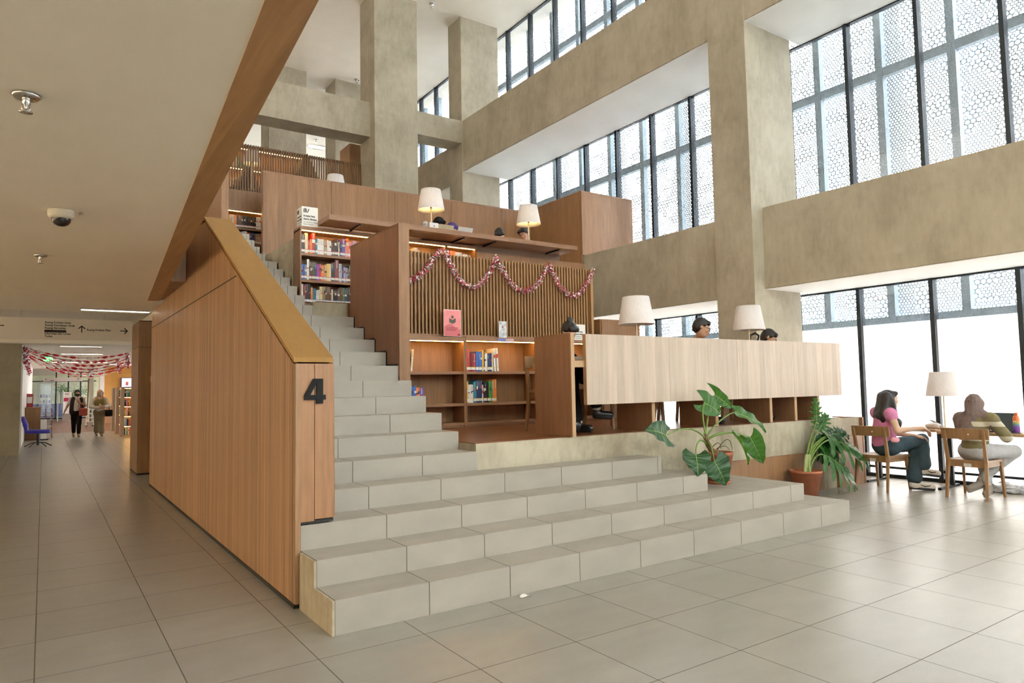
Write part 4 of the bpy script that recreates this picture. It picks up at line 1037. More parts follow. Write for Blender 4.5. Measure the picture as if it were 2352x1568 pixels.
def leaf(root, base, tip, width, n, m=None, droop=.06, lobe=.28, wave=.012, fold=.05, nm='leaf', twist=0):
    base, tip, n = Vector(base), Vector(tip), Vector(n).normalized(); d = tip-base; l = d.length; d.normalize()
    n = (n-d*n.dot(d)).normalized(); s = d.cross(n)
    def pt(t, q):
        w = width*.5*(math.sin(PI*min(1, (t*.93+.07)**.62))**.8)*(1-.15*t)
        back = lobe*l*q*q*(1-t)**2.2
        e = abs(q)
        return base+d*(t*l-back)+s*(q*w)+n*(droop*l*math.sin(PI*t)-droop*1.2*l*t*t-fold*l*(1-e)**1.5+wave*math.sin(t*21+q*3)*e)
    b = MB(); b.grid(lambda u, v: pt(u, v*2-1), 16, 12)
    o = b.build(nm, m or LEAF, root, True)
    v = MB(); v.tube([pt(i/10, 0)+n*.002 for i in range(11)], [.005*(1-i/11)+.0012 for i in range(11)], 5)
    for q in (-1, 1):
        for t0 in (.03, .16, .30, .46, .62): v.tube([pt(min(1, t0+.13*k/5), q*.9*k/5)+n*.0015 for k in range(6)], [.0022-.0003*k for k in range(6)], 4)
    v.build('vein', VEIN, o).location = -Vector(root.location)
    return o
def splitleaf(root, base, tip, width, n, m=None, nl=6, droop=.1):
    base, tip, n = Vector(base), Vector(tip), Vector(n).normalized(); d = tip-base; l = d.length; d.normalize(); n = (n-d*n.dot(d)).normalized(); s = d.cross(n)
    mid = lambda t: base+d*t*l+n*(-droop*l*t*t+.04*l*math.sin(PI*t))
    b = MB()
    def blade(p0, dr, ln, w, drop):
        dr = dr.normalized(); sd = dr.cross(n).normalized()
        def f(u, v):
            ww = w*.5*(.55+.45*math.sin(PI*min(1, u*.9+.12)))*(1 if u < .75 else max(0, (1-u)/.25)**.6)
            return p0+dr*ln*u+sd*((v*2-1)*ww)+n*(-drop*ln*u*u+.008*math.sin(9*u+v*3))
        b.grid(f, 7, 4)
    blade(mid(.02), tip-base, l*.98, width*.42, droop)
    for q in (-1, 1):
        for i in range(nl):
            t = -.02+.80*i/(nl-1); a = 1.75-1.35*(i/(nl-1))
            env = width*.60*(.78+.35*math.sin(PI*(i+.7)/nl)); a += random.Random(i*7+int(q)).uniform(-.08, .08)
            blade(mid(max(0, t)), d*math.cos(a)+s*q*math.sin(a), env*.92, width*.19, .12+droop)
    o = b.build('leaf', m or LEAFD, root, True)
    v = MB(); v.tube([mid(i/8)+n*.003 for i in range(9)], [.005-.0004*i for i in range(9)], 5); v.build('vein', VEIN, o).location = -Vector(root.location)
    return o
def pot(root, r0, r1, h, saucer=True):
    MB().lathe([(0, .012), (r0, .012), (r1*.97, h-.03), (r1*1.0, h-.03), (r1*1.02, h), (r1*.93, h), (r1*.90, h-.04), (0, h-.04)], n=36).build('pot', TERRA, root)
    MB().lathe([(0, h-.055), (r1*.5, h-.04), (r1*.91, h-.052)], n=24).build('soil', SOIL, root)
    if saucer: MB().lathe([(0, 0), (r0*1.12, 0), (r0*1.22, .028), (r0*1.15, .03), (r0*1.08, .010), (0, .010)], n=36).build('saucer', TERRA, root)
def stems(root, lst, r=.007, m=None, nm='stem'):
    for P in lst:
        P = [Vector(p) for p in P]; q = []
        for i in range(13):
            t = i/12; a = P[:]
            while len(a) > 1: a = [x.lerp(y, t) for x, y in zip(a, a[1:])]
            q.append(a[0])
        MB().tube(q, [r*1.5-.7*r*i/12 for i in range(13)], 7).build(nm, m or STEM, root, True)
n0 = (-.62, -.75, .2)
p1 = thing('potted_plant', 'leaning plant with large heart shaped leaves in a terracotta pot on the tiled steps', 'plant', (5.85, 4.80, .36))
pot(p1, .10, .158, .325)
cr = (5.57, 4.72, .85)
MB().tube([(5.80,4.78,.63), (5.72,4.76,.70), (5.62,4.73,.78), (5.56,4.72,.88)], [.034,.032,.028,.02], 9).build('trunk', plain('fibrous_trunk', (.16,.10,.05), .95, var=.5, scale=60), p1, True)
b = MB(); rg = random.Random(4)
for k in range(34):
    t = rg.random(); c = Vector((5.78-.22*t, 4.77-.05*t, .66+.22*t)); dr = Vector((rg.uniform(-1,1), rg.uniform(-1,1), rg.uniform(-.6,1.2))).normalized()
    b.tube([c, c+dr*.04, c+dr*.075+Vector((0,0,-.015))], [.004,.003,.001], 4)
b.build('dry_fibres', plain('dry_fibre', (.38,.25,.12), .95), p1, True)
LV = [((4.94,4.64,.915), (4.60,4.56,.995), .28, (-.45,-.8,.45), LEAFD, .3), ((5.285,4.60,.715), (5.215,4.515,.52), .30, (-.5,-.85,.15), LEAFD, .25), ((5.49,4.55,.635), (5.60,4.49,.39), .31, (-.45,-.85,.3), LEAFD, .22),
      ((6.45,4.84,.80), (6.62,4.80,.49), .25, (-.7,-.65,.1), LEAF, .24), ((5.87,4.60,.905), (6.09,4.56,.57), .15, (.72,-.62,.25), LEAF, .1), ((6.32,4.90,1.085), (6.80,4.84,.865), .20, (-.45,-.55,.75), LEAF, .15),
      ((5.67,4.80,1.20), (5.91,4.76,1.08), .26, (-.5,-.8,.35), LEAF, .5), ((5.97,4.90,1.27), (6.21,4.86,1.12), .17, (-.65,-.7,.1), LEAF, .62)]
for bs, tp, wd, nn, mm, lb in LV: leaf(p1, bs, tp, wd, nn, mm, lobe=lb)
c0 = V(*cr)
stems(p1, [((5.6,4.73,.82), (5.44,4.69,.96), (5.2,4.67,1.0), (4.94,4.64,.915)), ((5.6,4.73,.78), (5.42,4.66,.90), (5.30,4.62,.80), (5.285,4.60,.715)), ((5.63,4.73,.76), (5.52,4.62,.86), (5.47,4.56,.75), (5.49,4.55,.635)),
  ((5.6,4.73,.82), (5.85,4.78,.93), (6.2,4.83,.86), (6.45,4.84,.80)), ((5.6,4.73,.82), (5.7,4.68,.90), (5.8,4.62,.88), (5.87,4.60,.905)), ((5.6,4.73,.85), (5.8,4.8,.97), (6.1,4.87,1.07), (6.32,4.90,1.085)),
  ((5.58,4.72,.88), (5.57,4.75,1.02), (5.60,4.78,1.15), (5.67,4.80,1.20)), ((5.59,4.73,.88), (5.68,4.78,1.0), (5.80,4.86,1.16), (5.97,4.90,1.27))])
stems(p1, [((5.78,4.78,.66), (5.95,4.75,.90), (6.02,4.75,.80), (6.05,4.77,.69)), ((5.74,4.77,.70), (5.86,4.72,.78), (5.92,4.72,.74), (5.95,4.73,.70)), ((5.70,4.75,.74), (5.80,4.72,.84), (5.83,4.74,.72))], .003, plain('dry_stalk', (.09,.06,.04), .9), 'dry_stalk')
p2 = thing('potted_plant', 'plant with deeply lobed leaves in a terracotta pot on the floor by the kerb', 'plant', (7.63, 4.95, 0))
pot(p2, .115, .185, .335)
ST = [((8.10,4.90,.68), (8.78,4.80,.42), .52, (-.45,-.6,.75)), ((7.88,4.84,.50), (8.42,4.76,.17), .50, (-.45,-.6,.75)), ((8.24,4.96,.72), (7.99,4.90,.43), .30, (-.6,-.75,.2)), ((8.06,5.02,.80), (8.22,5.0,.98), .20, (-.6,-.75,.1)),
      ((8.06,5.05,.90), (8.07,5.05,1.20), .15, (-.7,-.7,.1)), ((8.24,4.95,.73), (8.52,4.92,.74), .24, (-.5,-.7,.5)), ((7.97,5.0,.62), (8.25,4.93,.50), .34, (-.55,-.75,.35))]
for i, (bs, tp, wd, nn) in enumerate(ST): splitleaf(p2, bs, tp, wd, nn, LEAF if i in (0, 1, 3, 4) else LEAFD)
g = (7.64, 4.95)
stems(p2, [((7.60,4.95,.28), (7.62,4.95,.5), (7.75,4.95,.72), (8.06,5.05,.90)), ((7.66,4.95,.28), (7.68,4.95,.52), (7.85,4.97,.72), (8.06,5.02,.80)), ((7.64,4.94,.28), (7.68,4.94,.5), (7.9,4.92,.66), (8.10,4.90,.68)), ((7.67,4.93,.28), (7.70,4.92,.48), (7.8,4.88,.55), (7.88,4.84,.50)),
  ((7.62,4.94,.28), (7.66,4.94,.55), (7.95,4.95,.70), (8.24,4.96,.72)), ((7.58,4.93,.28), (7.62,4.94,.5), (7.8,4.97,.60), (7.97,5.0,.62)), ((7.64,4.97,.28), (7.7,4.97,.6), (7.95,4.96,.72), (8.24,4.95,.73))], .010)
for k in range(5): stems(p2, [((7.56+.035*k,4.92+.02*(k % 3),.28), (7.58+.03*k,4.93,.40), (7.63+.02*k,4.94,.52))], .012, plain('pale_petiole', (.30,.36,.14), .5), 'petiole')
# ------------------------------------------------------------------ chairs
def make_chair(label, loc, rz, group):
    """wooden dining chair facing local +x"""
    t = thing('dining_chair', label, 'chair', loc, rz, group)
    b = MB()
    def seat(u, v):
        x = -.21+.44*u; y = (v-.5)*(.43+.03*u); e = (2*abs(v-.5))**4
        return (x, y, .452-.012*math.sin(PI*u)*(1-e))
    b.grid(seat, 10, 10); b.grid(lambda u, v: (seat(u, v)[0], seat(u, v)[1], .422), 10, 10)
    n = 11
    for fn in (lambda k: (k/10, 0), lambda k: (k/10, 1), lambda k: (0, k/10), lambda k: (1, k/10)):
        pts = [seat(*fn(k)) for k in range(n)]
        b.add([p for p in pts]+[(p[0], p[1], .422) for p in pts], [(k, k+1, n+k+1, n+k) for k in range(n-1)])
    b.build('seat', M_chair, t)
    a = MB()
    for s in (-1, 1): a.bar((-.19, s*.185, .395), (.19, s*.195, .395), .02, .055)
    a.bar((-.195, -.18, .395), (-.195, .18, .395), .02, .055); a.bar((.195, -.19, .395), (.195, .19, .395), .02, .055)
    a.build('seat_frame', M_chair, t)
    for s in (-1, 1):
        MB().bar((.235, s*.212, 0), (.195, s*.20, .425), .024, .024, w2=.036, d2=.036).build('leg', M_chair, t)
        b = MB(); b.bar((-.265, s*.212, 0), (-.205, s*.20, .43), .024, .026, w2=.036, d2=.042); b.bar((-.205, s*.20, .43), (-.265, s*.205, .80), .036, .042, w2=.026, d2=.026)
        b.build('leg', M_chair, t)
    b = MB()
    def bk(u, v, o): 
        y = (u-.5)*.50; return (-.262+.045-.18*y*y*4*.25-.012*v+o-.05*(1-(2*abs(u-.5))**2)*.6, y, .695+.125*v)
    b.grid(lambda u, v: bk(u, v, .0), 12, 3); b.grid(lambda u, v: bk(u, v, .02), 12, 3)
    for v in (0, 1):
        P = [bk(k/12, v, 0) for k in range(13)]+[bk(k/12, v, .02) for k in range(13)]; b.add(P, [(k, k+1, 14+k, 13+k) for k in range(12)])
    for u in (0, 1): b.add([bk(u, 0, 0), bk(u, 1, 0), bk(u, 1, .02), bk(u, 0, .02)], [(0,1,2,3)])
    b.build('backrest', M_chair, t)
    q = MB().lathe([(0, 0), (.011, 0), (.009, .003), (0, .004)], n=12).build('screw_cap', plain('rose_metal', (.75,.5,.45), .3, .5), t)
    q.rotation_euler = (0, -PI/2, 0); q.location = (-.285, -.06 , .755)
    MB().box(-.208, -.045, .375, -.2055, .035, .412).build('inventory_tag', plain('grey_sticker', (.55,.54,.50), .6), t)
    return t
gc = 'wooden chairs'
ch = make_chair('wooden chair holding the young woman in the pink top', (8.975, 4.735, 0), -.06, gc)
dup(ch, (9.175, 3.745, 0), .02, 'wooden chair under the person in the headscarf at the window table')
dup(ch, (4.60, 5.93, .912), -PI/2, 'wooden chair at the left end of the long desk, seen past the end panel')
dup(ch, (5.43, 5.93, .912), -PI/2, 'empty wooden chair under the long desk next to the woman with the bun')
dup(ch, (6.22, 5.93, .912), -PI/2, 'empty wooden chair under the long desk behind the leaning plant')
dup(ch, (6.75, 6.10, .912), -PI/2, 'wooden chair under the man with glasses')
dup(ch, (7.66, 6.10, .912), -PI/2, 'wooden chair under the man bent over the right end of the desk')
# ------------------------------------------------------------------ window table and what lies on it
def wtable(label, y0, y1, z, legs):
    t = thing('window_table', label, 'table', (9.8, (y0+y1)/2, 0), group='window tables')
    MB().box(9.56, y0, z-.038, 10.06, y1, z, b=.004).build('tabletop', M_lite, t, True)
    for y in legs:
        b = MB(); b.box(9.755, y-.025, .03, 9.795, y+.025, z-.04); b.bar((9.42, y, .015), (10.0, y+.03, .015), .04, .028); b.build('leg', M_mull, t, True)
        MB().box(9.745, y-.033, .25, 9.805, y+.033, .285).build('clamp', M_blk, t, True)
    return t
wtable('oak window table nearest the kerb, in front of the woman in pink', 4.33, 5.36, .754, (5.19,))
wtable('oak window table with the laptop and lamp on it', 2.2, 4.325, .735, (4.26, 2.5))
lp = thing('laptop', 'open dark laptop on the window table before the person in the headscarf', 'laptop', (9.80, 3.70, .737))
MB().box(9.68, 3.56, .737, 9.90, 3.88, .75, b=.003).build('keyboard_base', plain('dark_grey_metal', (.05,.05,.055), .4, .5), lp, True)
MB().bar((9.90, 3.72, .75), (9.96, 3.72, .965), .32, .008, up=(1,0,0)).build('screen', [plain('dark_grey_metal', (.05,.05,.055), .4, .5)], lp, True)
MB().bar((9.8955, 3.72, .758), (9.9515, 3.72, .957), .30, .002, up=(1,0,0)).build('display', plain('dim_display', (.015,.04,.055), .2), lp, True)
bt = thing('water_bottle', 'steel water bottle in orange, green and purple bands on the window table', 'bottle', (9.84, 3.53, .737))
def bands():
    m, nt = newmat('rainbow_coating'); sep = N(nt, 'ShaderNodeSeparateXYZ'); L(nt, objco(nt), sep.inputs[0])
    z = math_(nt, 'DIVIDE', sep.outputs[2], .22)
    out(nt, bsdf(nt, ramp(nt, z, [(.0, (.16,.05,.40)), (.32, (.20,.08,.45)), (.42, (.10,.35,.40)), (.54, (.40,.38,.06)), (.64, (.70,.20,.04)), (.9, (.65,.14,.04))]), .4)); return m
MB().lathe([(0, 0), (.034, 0), (.036, .01), (.036, .165), (.030, .19), (.022, .20), (.022, .205), (0, .206)], n=24).build('bottle_body', bands(), bt)
MB().lathe([(0, .205), (.020, .205), (.020, .238), (0, .24)], n=20).build('lid', plain('orange_lid', (.62,.14,.04), .4), bt)
MB().tube([(0, .022*math.cos(a), .252+.022*math.sin(a)) for a in np.linspace(0, 2*PI, 21)], .0035, 6).build('loop', M_chrome, bt)
textmesh('lettering', 'ME', .03, M_paper, frame((9.801, 3.548, .86), (0,-1,0), (0,0,1)), bt)
ph1 = thing('phone', 'phone lying on the window table in front of the woman in pink', 'phone', (9.66, 4.62, .754)); MB().box(9.60, 4.55, .7545, 9.675, 4.70, .763, b=.003).build('phone_body', M_blk, ph1, True)
MB().box(9.603, 4.553, .763, 9.672, 4.697, .7636).build('display', plain('dim_display', (.015,.04,.055), .2), ph1, True)
ph2 = thing('phone', 'phone lying between the laptop and the bottle on the window table', 'phone', (9.66, 3.50, .735)); MB().box(9.62, 3.42, .7355, 9.69, 3.57, .744, b=.003).build('phone_body', M_blk, ph2, True)
pc = thing('pouch', 'open white pouch beside the lamp on the window table', 'pouch', (9.72, 4.42, .755)); s = Solid(); s.cap((9.70,4.36,.785), (9.72,4.50,.785), .032, None, .02); s.ell((9.72,4.41,.80), (.05,.07,.03)); s.build('pouch_body', plain('pale_cloth', (.66,.62,.58), .8), pc, .007)
MB().bar((9.70,4.30,.787), (9.80,4.50,.86), .05, .004).build('notebook', M_blk, pc, True)
bg_ = thing('plastic_bag', 'crumpled clear and blue plastic bag on the floor by the window', 'bag', (9.82, 3.68, 0)); rg = random.Random(3); bm = bmesh.new(); bmesh.ops.create_icosphere(bm, subdivisions=3, radius=1)
for v in bm.verts:
    k = 1+rg.uniform(-.22, .2); v.co = Vector((v.co.x*.13*k, v.co.y*.22*k, max(0, v.co.z*.075*k+.05)))
MB().frombm(bm).build('bag_body', plain('crumpled_plastic', (.55,.58,.63), .22, 0, .8, var=.4, scale=16), bg_)
MB().tube([(0,.10,.09), (-.03,.16,.13), (-.05,.22,.10), (-.06,.26,.05)], .006, 5).build('handle', plain('crumpled_plastic', (.5,.5,.5), .3), bg_)
pb = thing('charm', 'small pink pouch clipped to the back pocket of the young woman', 'pouch', (8.76, 4.455, .655)); s = Solid(); s.cap((8.745,4.46,.66), (8.775,4.435,.66), .033, None, .01); s.build('pouch_body', plain('pink_plush', (.75,.35,.42), .9), pb, .006)
pr = thing('paper_scrap', 'small white paper scrap on the floor at the foot of the steps', 'paper', (2.70, 3.84, .001)); b = MB(); b.grid(lambda u, v: (-.05+.10*u, -.012+.03*v+.01*u, .004+.012*math.sin(u*5)*v+.004*u), 8, 3); b.build('paper_sheet', M_paper, pr)
# things on the long desk and near it
bg2 = thing('handbag', 'black handbag on the floor by the feet of the woman with the bun', 'bag', (4.52, 5.55, .912)); s = Solid(); s.cap((4.50,5.50,1.0), (4.50,5.62,1.0), .075, None, .02); s.ell((4.50,5.56,.97), (.085,.12,.058)); s.build('bag_body', plain('black_patent', (.012,.012,.014), .18), bg2, .009)
MB().tube([(4.50,5.47,1.05), (4.49,5.47,1.13), (4.49,5.56,1.16), (4.49,5.64,1.13), (4.50,5.64,1.05)], .006, 6).build('handle', plain('black_patent', (.012,.012,.014), .18), bg2, True)
pk = thing('paper_stack', 'stack of papers at the left end of the long desk', 'papers', (4.50, 5.5, 1.656))
for i in range(5): MB().box(4.45+.004*i, 5.38, 1.656+.008*i, 4.66-.003*i, 5.66, 1.6635+.008*i).build('sheets', M_paper, pk, True)
bp = thing('backpack', 'grey backpack behind the unlit lamp beside the concrete column', 'bag', (8.28, 6.12, 1.3)); s = Solid(); s.cap((8.18,6.18,1.45), (8.36,6.18,1.45), .12, None, .04); s.cap((8.2,6.16,1.93), (8.35,6.16,1.95), .075, None, .06); s.cap((8.2,6.17,1.6), (8.36,6.17,1.8), .10, None, .06); s.build('bag_body', fabric('grey_canvas', (.28,.27,.24)), bp, .012)
MB().tube([(8.18,6.08,2.0), (8.16,6.05,2.06), (8.24,6.03,2.09), (8.33,6.04,2.06), (8.36,6.08,2.0)], .014, 6).build('strap', BLKF, bp, True)
# ------------------------------------------------------------------ notices, boxes and other small things on the terraces
def icon_books(b, M, k):
    for (x, w, h, tl) in ((0, .013, .06, 0), (.019, .016, .07, 0), (.041, .013, .06, 0), (.058, .013, .066, -.30)):
        pts = [(x, 0), (x+w, 0), (x+w, h), (x, h)]
        if tl: pts = [(x+px_*math.cos(tl)*0+(px_-x)-math.sin(tl)*py*1.0, py*math.cos(tl)) for px_, py in pts]; pts = [(p[0]+0, p[1]) for p in pts]
        b.add([M @ Vector((px_*k, py*k, 0)) for px_, py in pts], [(0,1,2,3)])
def signbox(label, x, y, z, w, h, rz, both=True, second=True):
    t = thing('sign_box', label, 'sign', (x, y, z))
    MB().box(x, y, z, x+w, y+w, z+h).build('box', M_paper, t, True)
    for M in ([frame((x+.02, y-.001, z+.0), (1,0,0), (0,0,1))]+([frame((x-.001, y+w-.02, z), (0,-1,0), (0,0,1))] if both else [])):
        b = MB(); icon_books(b, M @ Matrix.Translation((0.0, h*.70, .0005)), h*3.2); b.build('pictogram', M_ink, t, True)
        for s_, yy, body in ((.155, .50, 'Koleksi Seni,' if second else 'Koleksi'), (.155, .345, 'Sastra, Budaya' if second else 'Sastra'), (.10, .21, 'Art, Literature, Culture'), (.10, .10, 'Book Collection')):
            textmesh('lettering', body, h*s_*.74, M_ink, M @ Matrix.Translation((0, h*yy, .0006)), t, .0003, off=.004*h if s_ > .12 else 0)
    return t
signbox('white sign box on top of the terrace bookcase beside the stairs', 2.79, 9.0, 3.579, .215, .27, 0)
signbox('white sign box half hidden behind the woman with the bun', 6.07, 7.37, 2.031, .20, .22, 0, False, True)
ps = thing('poster_stand', 'pink poster with an open book emblem in a clear stand on the bookcase ledge', 'poster', (4.13, 7.40, 2.03))
xp, zp = 4.025, 2.035
MB().box(xp-.006, 7.372, zp-.003, xp+.266-.03, 7.376, zp+.325).build('acrylic_holder', plain('clear_acrylic', (.80,.72,.72), .1), ps, True)
MB().box(xp, 7.3695, zp, xp+.23, 7.3715, zp+.318).build('poster_sheet', plain('pink_poster', (.80,.26,.27), .5), ps, True)
b = MB(); k = xp+.115; z = zp+.2
b.add([(k-.045,7.369,z-.03), (k,7.369,z-.05), (k,7.369,z), (k-.045,7.369,z+.02)], [(0,1,2,3)]); b.add([(k,7.369,z-.05), (k+.045,7.369,z-.03), (k+.045,7.369,z+.02), (k,7.369,z)], [(0,1,2,3)])
b.add([(k+.020*math.cos(a),7.369,z+.036+.020*math.sin(a)) for a in np.linspace(0, 2*PI, 17)[:-1]], [tuple(range(16))])
b.build('emblem', plain('dark_emblem', (.10,.085,.06), .6), ps, True)
b = MB(); b.grid(lambda u, v: (xp+.23*u, 7.3688, zp+.115*v*(1+.25*math.sin(u*5))), 12, 1); b.build('lower_field', plain('deep_pink', (.62,.15,.17), .5), ps, True)
for i, (s_, tx) in enumerate(((.020, 'mari membaca'), (.022, 'Koleksi Buku'))): pass
b = MB()
for i in range(3): b.box(xp+.03, 7.3675, zp+.10-.016*i, xp+.20-.02*i, 7.3683, zp+.106-.016*i)
b.box(xp+.185, 7.3675, zp+.006, xp+.222, 7.3683, zp+.028); b.build('text_lines', plain('dark_red_print', (.30,.03,.03), .6), ps, True)
pn = thing('notice_stand', 'silver laminated notice standing on the bookcase ledge right of the pink poster', 'notice', (4.90, 7.40, 2.03))
MB().box(4.825, 7.375, 2.033, 4.945, 7.379, 2.247).build('laminated_sheet', plain('silver_laminate', (.55,.56,.57), .18, .3, var=.35, scale=25), pn, True); MB().box(4.875, 7.3735, 2.16, 4.892, 7.3747, 2.185).build('mark', plain('dark_red_print', (.30,.03,.03), .6), pn, True)
sl = thing('shelf_label', 'blue and pink label strip stuck to the ledge under the silver notice', 'label', (4.88, 7.33, 1.99))
MB().box(4.775, 7.3275, 1.985, 4.895, 7.3292, 2.018).build('blue_label', plain('blue_label', (.18,.22,.55), .5), sl, True); MB().box(4.896, 7.3275, 1.985, 5.02, 7.3292, 2.018).build('pink_label', plain('pink_label', (.60,.38,.40), .5), sl, True)
nc = thing('notice_card', 'white notice card standing next to the can on the terrace desk', 'notice', (4.66, 8.78, 3.668)); MB().box(4.572, 8.775, 3.669, 4.715, 8.779, 3.80).build('card', plain('silver_laminate2', (.66,.66,.66), .3), nc, True)
b = MB(); b.box(4.635, 8.7735, 3.745, 4.652, 8.7747, 3.762); b.box(4.60, 8.7735, 3.70, 4.69, 8.7747, 3.706); b.box(4.59, 8.7735, 3.69, 4.70, 8.7747, 3.695); b.build('print', plain('dark_red_print', (.30,.03,.03), .6), nc, True)
cn = thing('drink_can', 'silver drink can beside the left glowing lamp', 'can', (4.49, 8.76, 3.669)); MB().lathe([(0, 0), (.028, 0), (.034, .01), (.034, .115), (.027, .128), (.025, .125), (0, .125)], n=22).build('can_body', plain('silver_can', (.62,.62,.62), .25, .8, var=.2, scale=40), cn); MB().lathe([(.0345, .03), (.0345, .10)], n=22).build('label', plain('grey_print', (.25,.25,.25), .4, var=.7, scale=60), cn)
for nm, x0, x1, c in (('beige laptop with its lid raised on the terrace desk', 4.735, 4.99, (.52,.46,.32)), ('white laptop lying low on the terrace desk beside the beige one', 5.07, 5.32, (.60,.60,.58))):
    t = thing('laptop', nm, 'laptop', ((x0+x1)/2, 8.9, 3.668)); mm = plain('lid_'+nm.split()[0], c, .4, .2)
    MB().box(x0, 8.86, 3.669, x1, 9.06, 3.682).build('keyboard_base', mm, t, True); hz = 3.80 if 'beige' in nm else 3.775
    MB().bar(((x0+x1)/2, 8.86, 3.675), ((x0+x1)/2, 8.80, hz), x1-x0, .007, up=(0,1,0)).build('lid', mm, t, True)
# ------------------------------------------------------------------ tinsel garland on the slat screen
def tinsel(name, label, cat, paths, rad, size, seed, cols, dens=900, parent=None):
    rg = random.Random(seed); b = MB()
    for P in paths:
        P = [Vector(p) for p in P]
        for a, c in zip(P, P[1:]):
            l = (c-a).length; n = int(l*dens)
            for k in range(n):
                p = a.lerp(c, rg.random()); dr = Vector((rg.gauss(0, 1), rg.gauss(0, 1), rg.gauss(0, 1))).normalized()
                q = p+dr*rad*rg.uniform(.3, 1); e = dr.orthogonal().normalized()*size*rg.uniform(.5, 1.2); f = dr.cross(e).normalized()*size*rg.uniform(.5, 1.2)
                b.add([q-e*.5, q+f*.6, q+e*.5+dr*size*.5, q-f*.5+dr*size*.3], [(0,1,2,3)], rg.randrange(len(cols)))
    o = b.build(name, cols)
    return tag(o, label, cat)
M_tr = plain('red_foil', (.55,.02,.05), .35, .3); M_tw = plain('white_foil', (.80,.72,.74), .35, .2); M_tp = plain('pink_foil', (.55,.12,.18), .35, .2)
def sag(a, b, low, n=14):
    """hanging curve from a to b whose lowest point is at height low"""
    a, b = Vector(a), Vector(b); r = []
    da, db = math.sqrt(max(a.z-low, 1e-4)), math.sqrt(max(b.z-low, 1e-4)); tm = da/(da+db)
    for i in range(n+1):
        t = i/n; p = a.lerp(b, t); p.z = low+(a.z-low)*((t-tm)/tm)**2 if t < tm else low+(b.z-low)*((t-tm)/(1-tm))**2
        r.append(p)
    return r
yg = 7.435
hk = [(3.50, 2.72), (4.00, 3.085), (4.08, 3.08), (4.84, 3.085), (5.70, 3.075), (6.50, 3.065)]
paths = [[Vector((3.40, yg, 2.70)), Vector((3.62, yg, 2.695)), Vector((3.78, yg, 2.80)), Vector((3.90, yg, 2.96)), Vector((4.0, yg, 3.085)), Vector((4.08, yg, 3.08))], sag((4.08,yg,3.08), (4.84,yg,3.085), 2.67), sag((4.84,yg,3.085), (5.70,yg,3.075), 2.67), sag((5.70,yg,3.075), (6.50,yg,3.065), 2.66)]
tinsel('tinsel_garland', 'red and white tinsel garland looped in swags along the slatted screen', 'garland', paths, .042, .027, 8, [M_tr, M_tw, M_tp, M_tw], 620)
# ------------------------------------------------------------------ ceiling fittings
M_louv = plain('louvre_aluminium', (.62,.61,.58), .3, .7)
def trough(label, x0, x1, y, z, w=.17, n=None, strength=None):
    t = thing('ceiling_light', label, 'light', ((x0+x1)/2, y, z), group='recessed tube lights')
    b = MB(); b.box(x0, y-w/2-.012, z-.022, x1, y-w/2, z); b.box(x0, y+w/2, z-.022, x1, y+w/2+.012, z); b.box(x0-.012, y-w/2-.012, z-.022, x0, y+w/2+.012, z); b.box(x1, y-w/2-.012, z-.022, x1+.012, y+w/2+.012, z)
    b.build('housing', M_louv, t, True)
    MB().box(x0, y-w/2, z-.004, x1, y+w/2, z-.002).build('reflector', plain('white_reflector', (.75,.74,.72), .4), t, True)
    for s in (-1, 1): MB().tube([(x0+.01, y+s*.04, z-.011), (x1-.01, y+s*.04, z-.011)], .007, 8).build('tube', strength or M_trof, t, True)
    n = n or max(3, int((x1-x0)/.085)); b = MB()
    for i in range(1, n): b.box(x0+(x1-x0)*i/n-.002, y-w/2, z-.030, x0+(x1-x0)*i/n+.002, y+w/2, z-.006)
    b.build('louvre', M_louv, t, True); return t
M_dim = emit('dimmed_tube', (1, .88, .7), 5)
trough('louvred tube light in the low ceiling before the direction sign', .44, 1.36, 12.17, 2.694, strength=M_dim)
trough('louvred tube light above the paper streamers in the corridor', .35, 1.33, 22.4, 2.738, strength=M_dim)
trough('second louvred tube light further along the corridor', .45, 1.6, 26.6, 2.738)
trough('added distant tube light near the end of the corridor', .2, 2.2, 33.5, 2.738)  # added to brighten the far corridor
trough('tube light by the ochre wall at the end of the corridor', 2.4, 4.4, 35.5, 2.738)  # another added tube for the light at the corridor end
trough('tube light in the low ceiling behind the viewer', -3.2, -.9, -2.5, 2.694, .25)  # out of view, added to warm the low ceiling zone by bounce
trough('tube light in the low ceiling left of the viewer', -5.2, -2.9, 4.0, 2.694, .25)  # out of view, added as warm fill under the low ceiling
trough('tube light in the low ceiling far left of the pillar', -5.0, -2.7, 9.5, 2.694, .25)  # out of view, a further added tube for warm fill
trough('tube light of the gallery ceiling seen past the tall column', 8.35, 9.0, 26.2, ZT-.003, .5, 8)
trough('tube light of the gallery ceiling behind the column', 5.0, 6.4, 23.0, ZT-.003, .5, 8)
def sprinkler(label, x, y, z, k=1.0):
    t = thing('sprinkler', label, 'sprinkler', (x, y, z), group='ceiling sprinklers')
    MB().lathe([(0, 0), (.042*k, 0), (.045*k, -.004*k), (.036*k, -.012*k), (0, -.013*k)], n=24).build('rosette', M_chrome, t)
    MB().lathe([(.012*k, -.012*k), (.012*k, -.03*k), (.006*k, -.036*k), (.004*k, -.05*k)], n=12).build('body', M_chrome, t)
    MB().lathe([(.0035*k, -.022*k), (.0045*k, -.04*k), (.003*k, -.05*k)], n=8).build('glass_bulb', plain('red_glass', (.6,.02,.02), .15), t)
    for s in (-1, 1): MB().tube([(s*.011*k, 0, -.028*k), (s*.012*k, 0, -.048*k), (s*.004*k, 0, -.058*k)], .0025*k, 6).build('arm', M_chrome, t)
    b = MB(); b.lathe([(0, -.058*k), (.020*k, -.059*k), (.021*k, -.062*k), (0, -.063*k)], n=18); b.build('deflector', M_chrome, t); return t
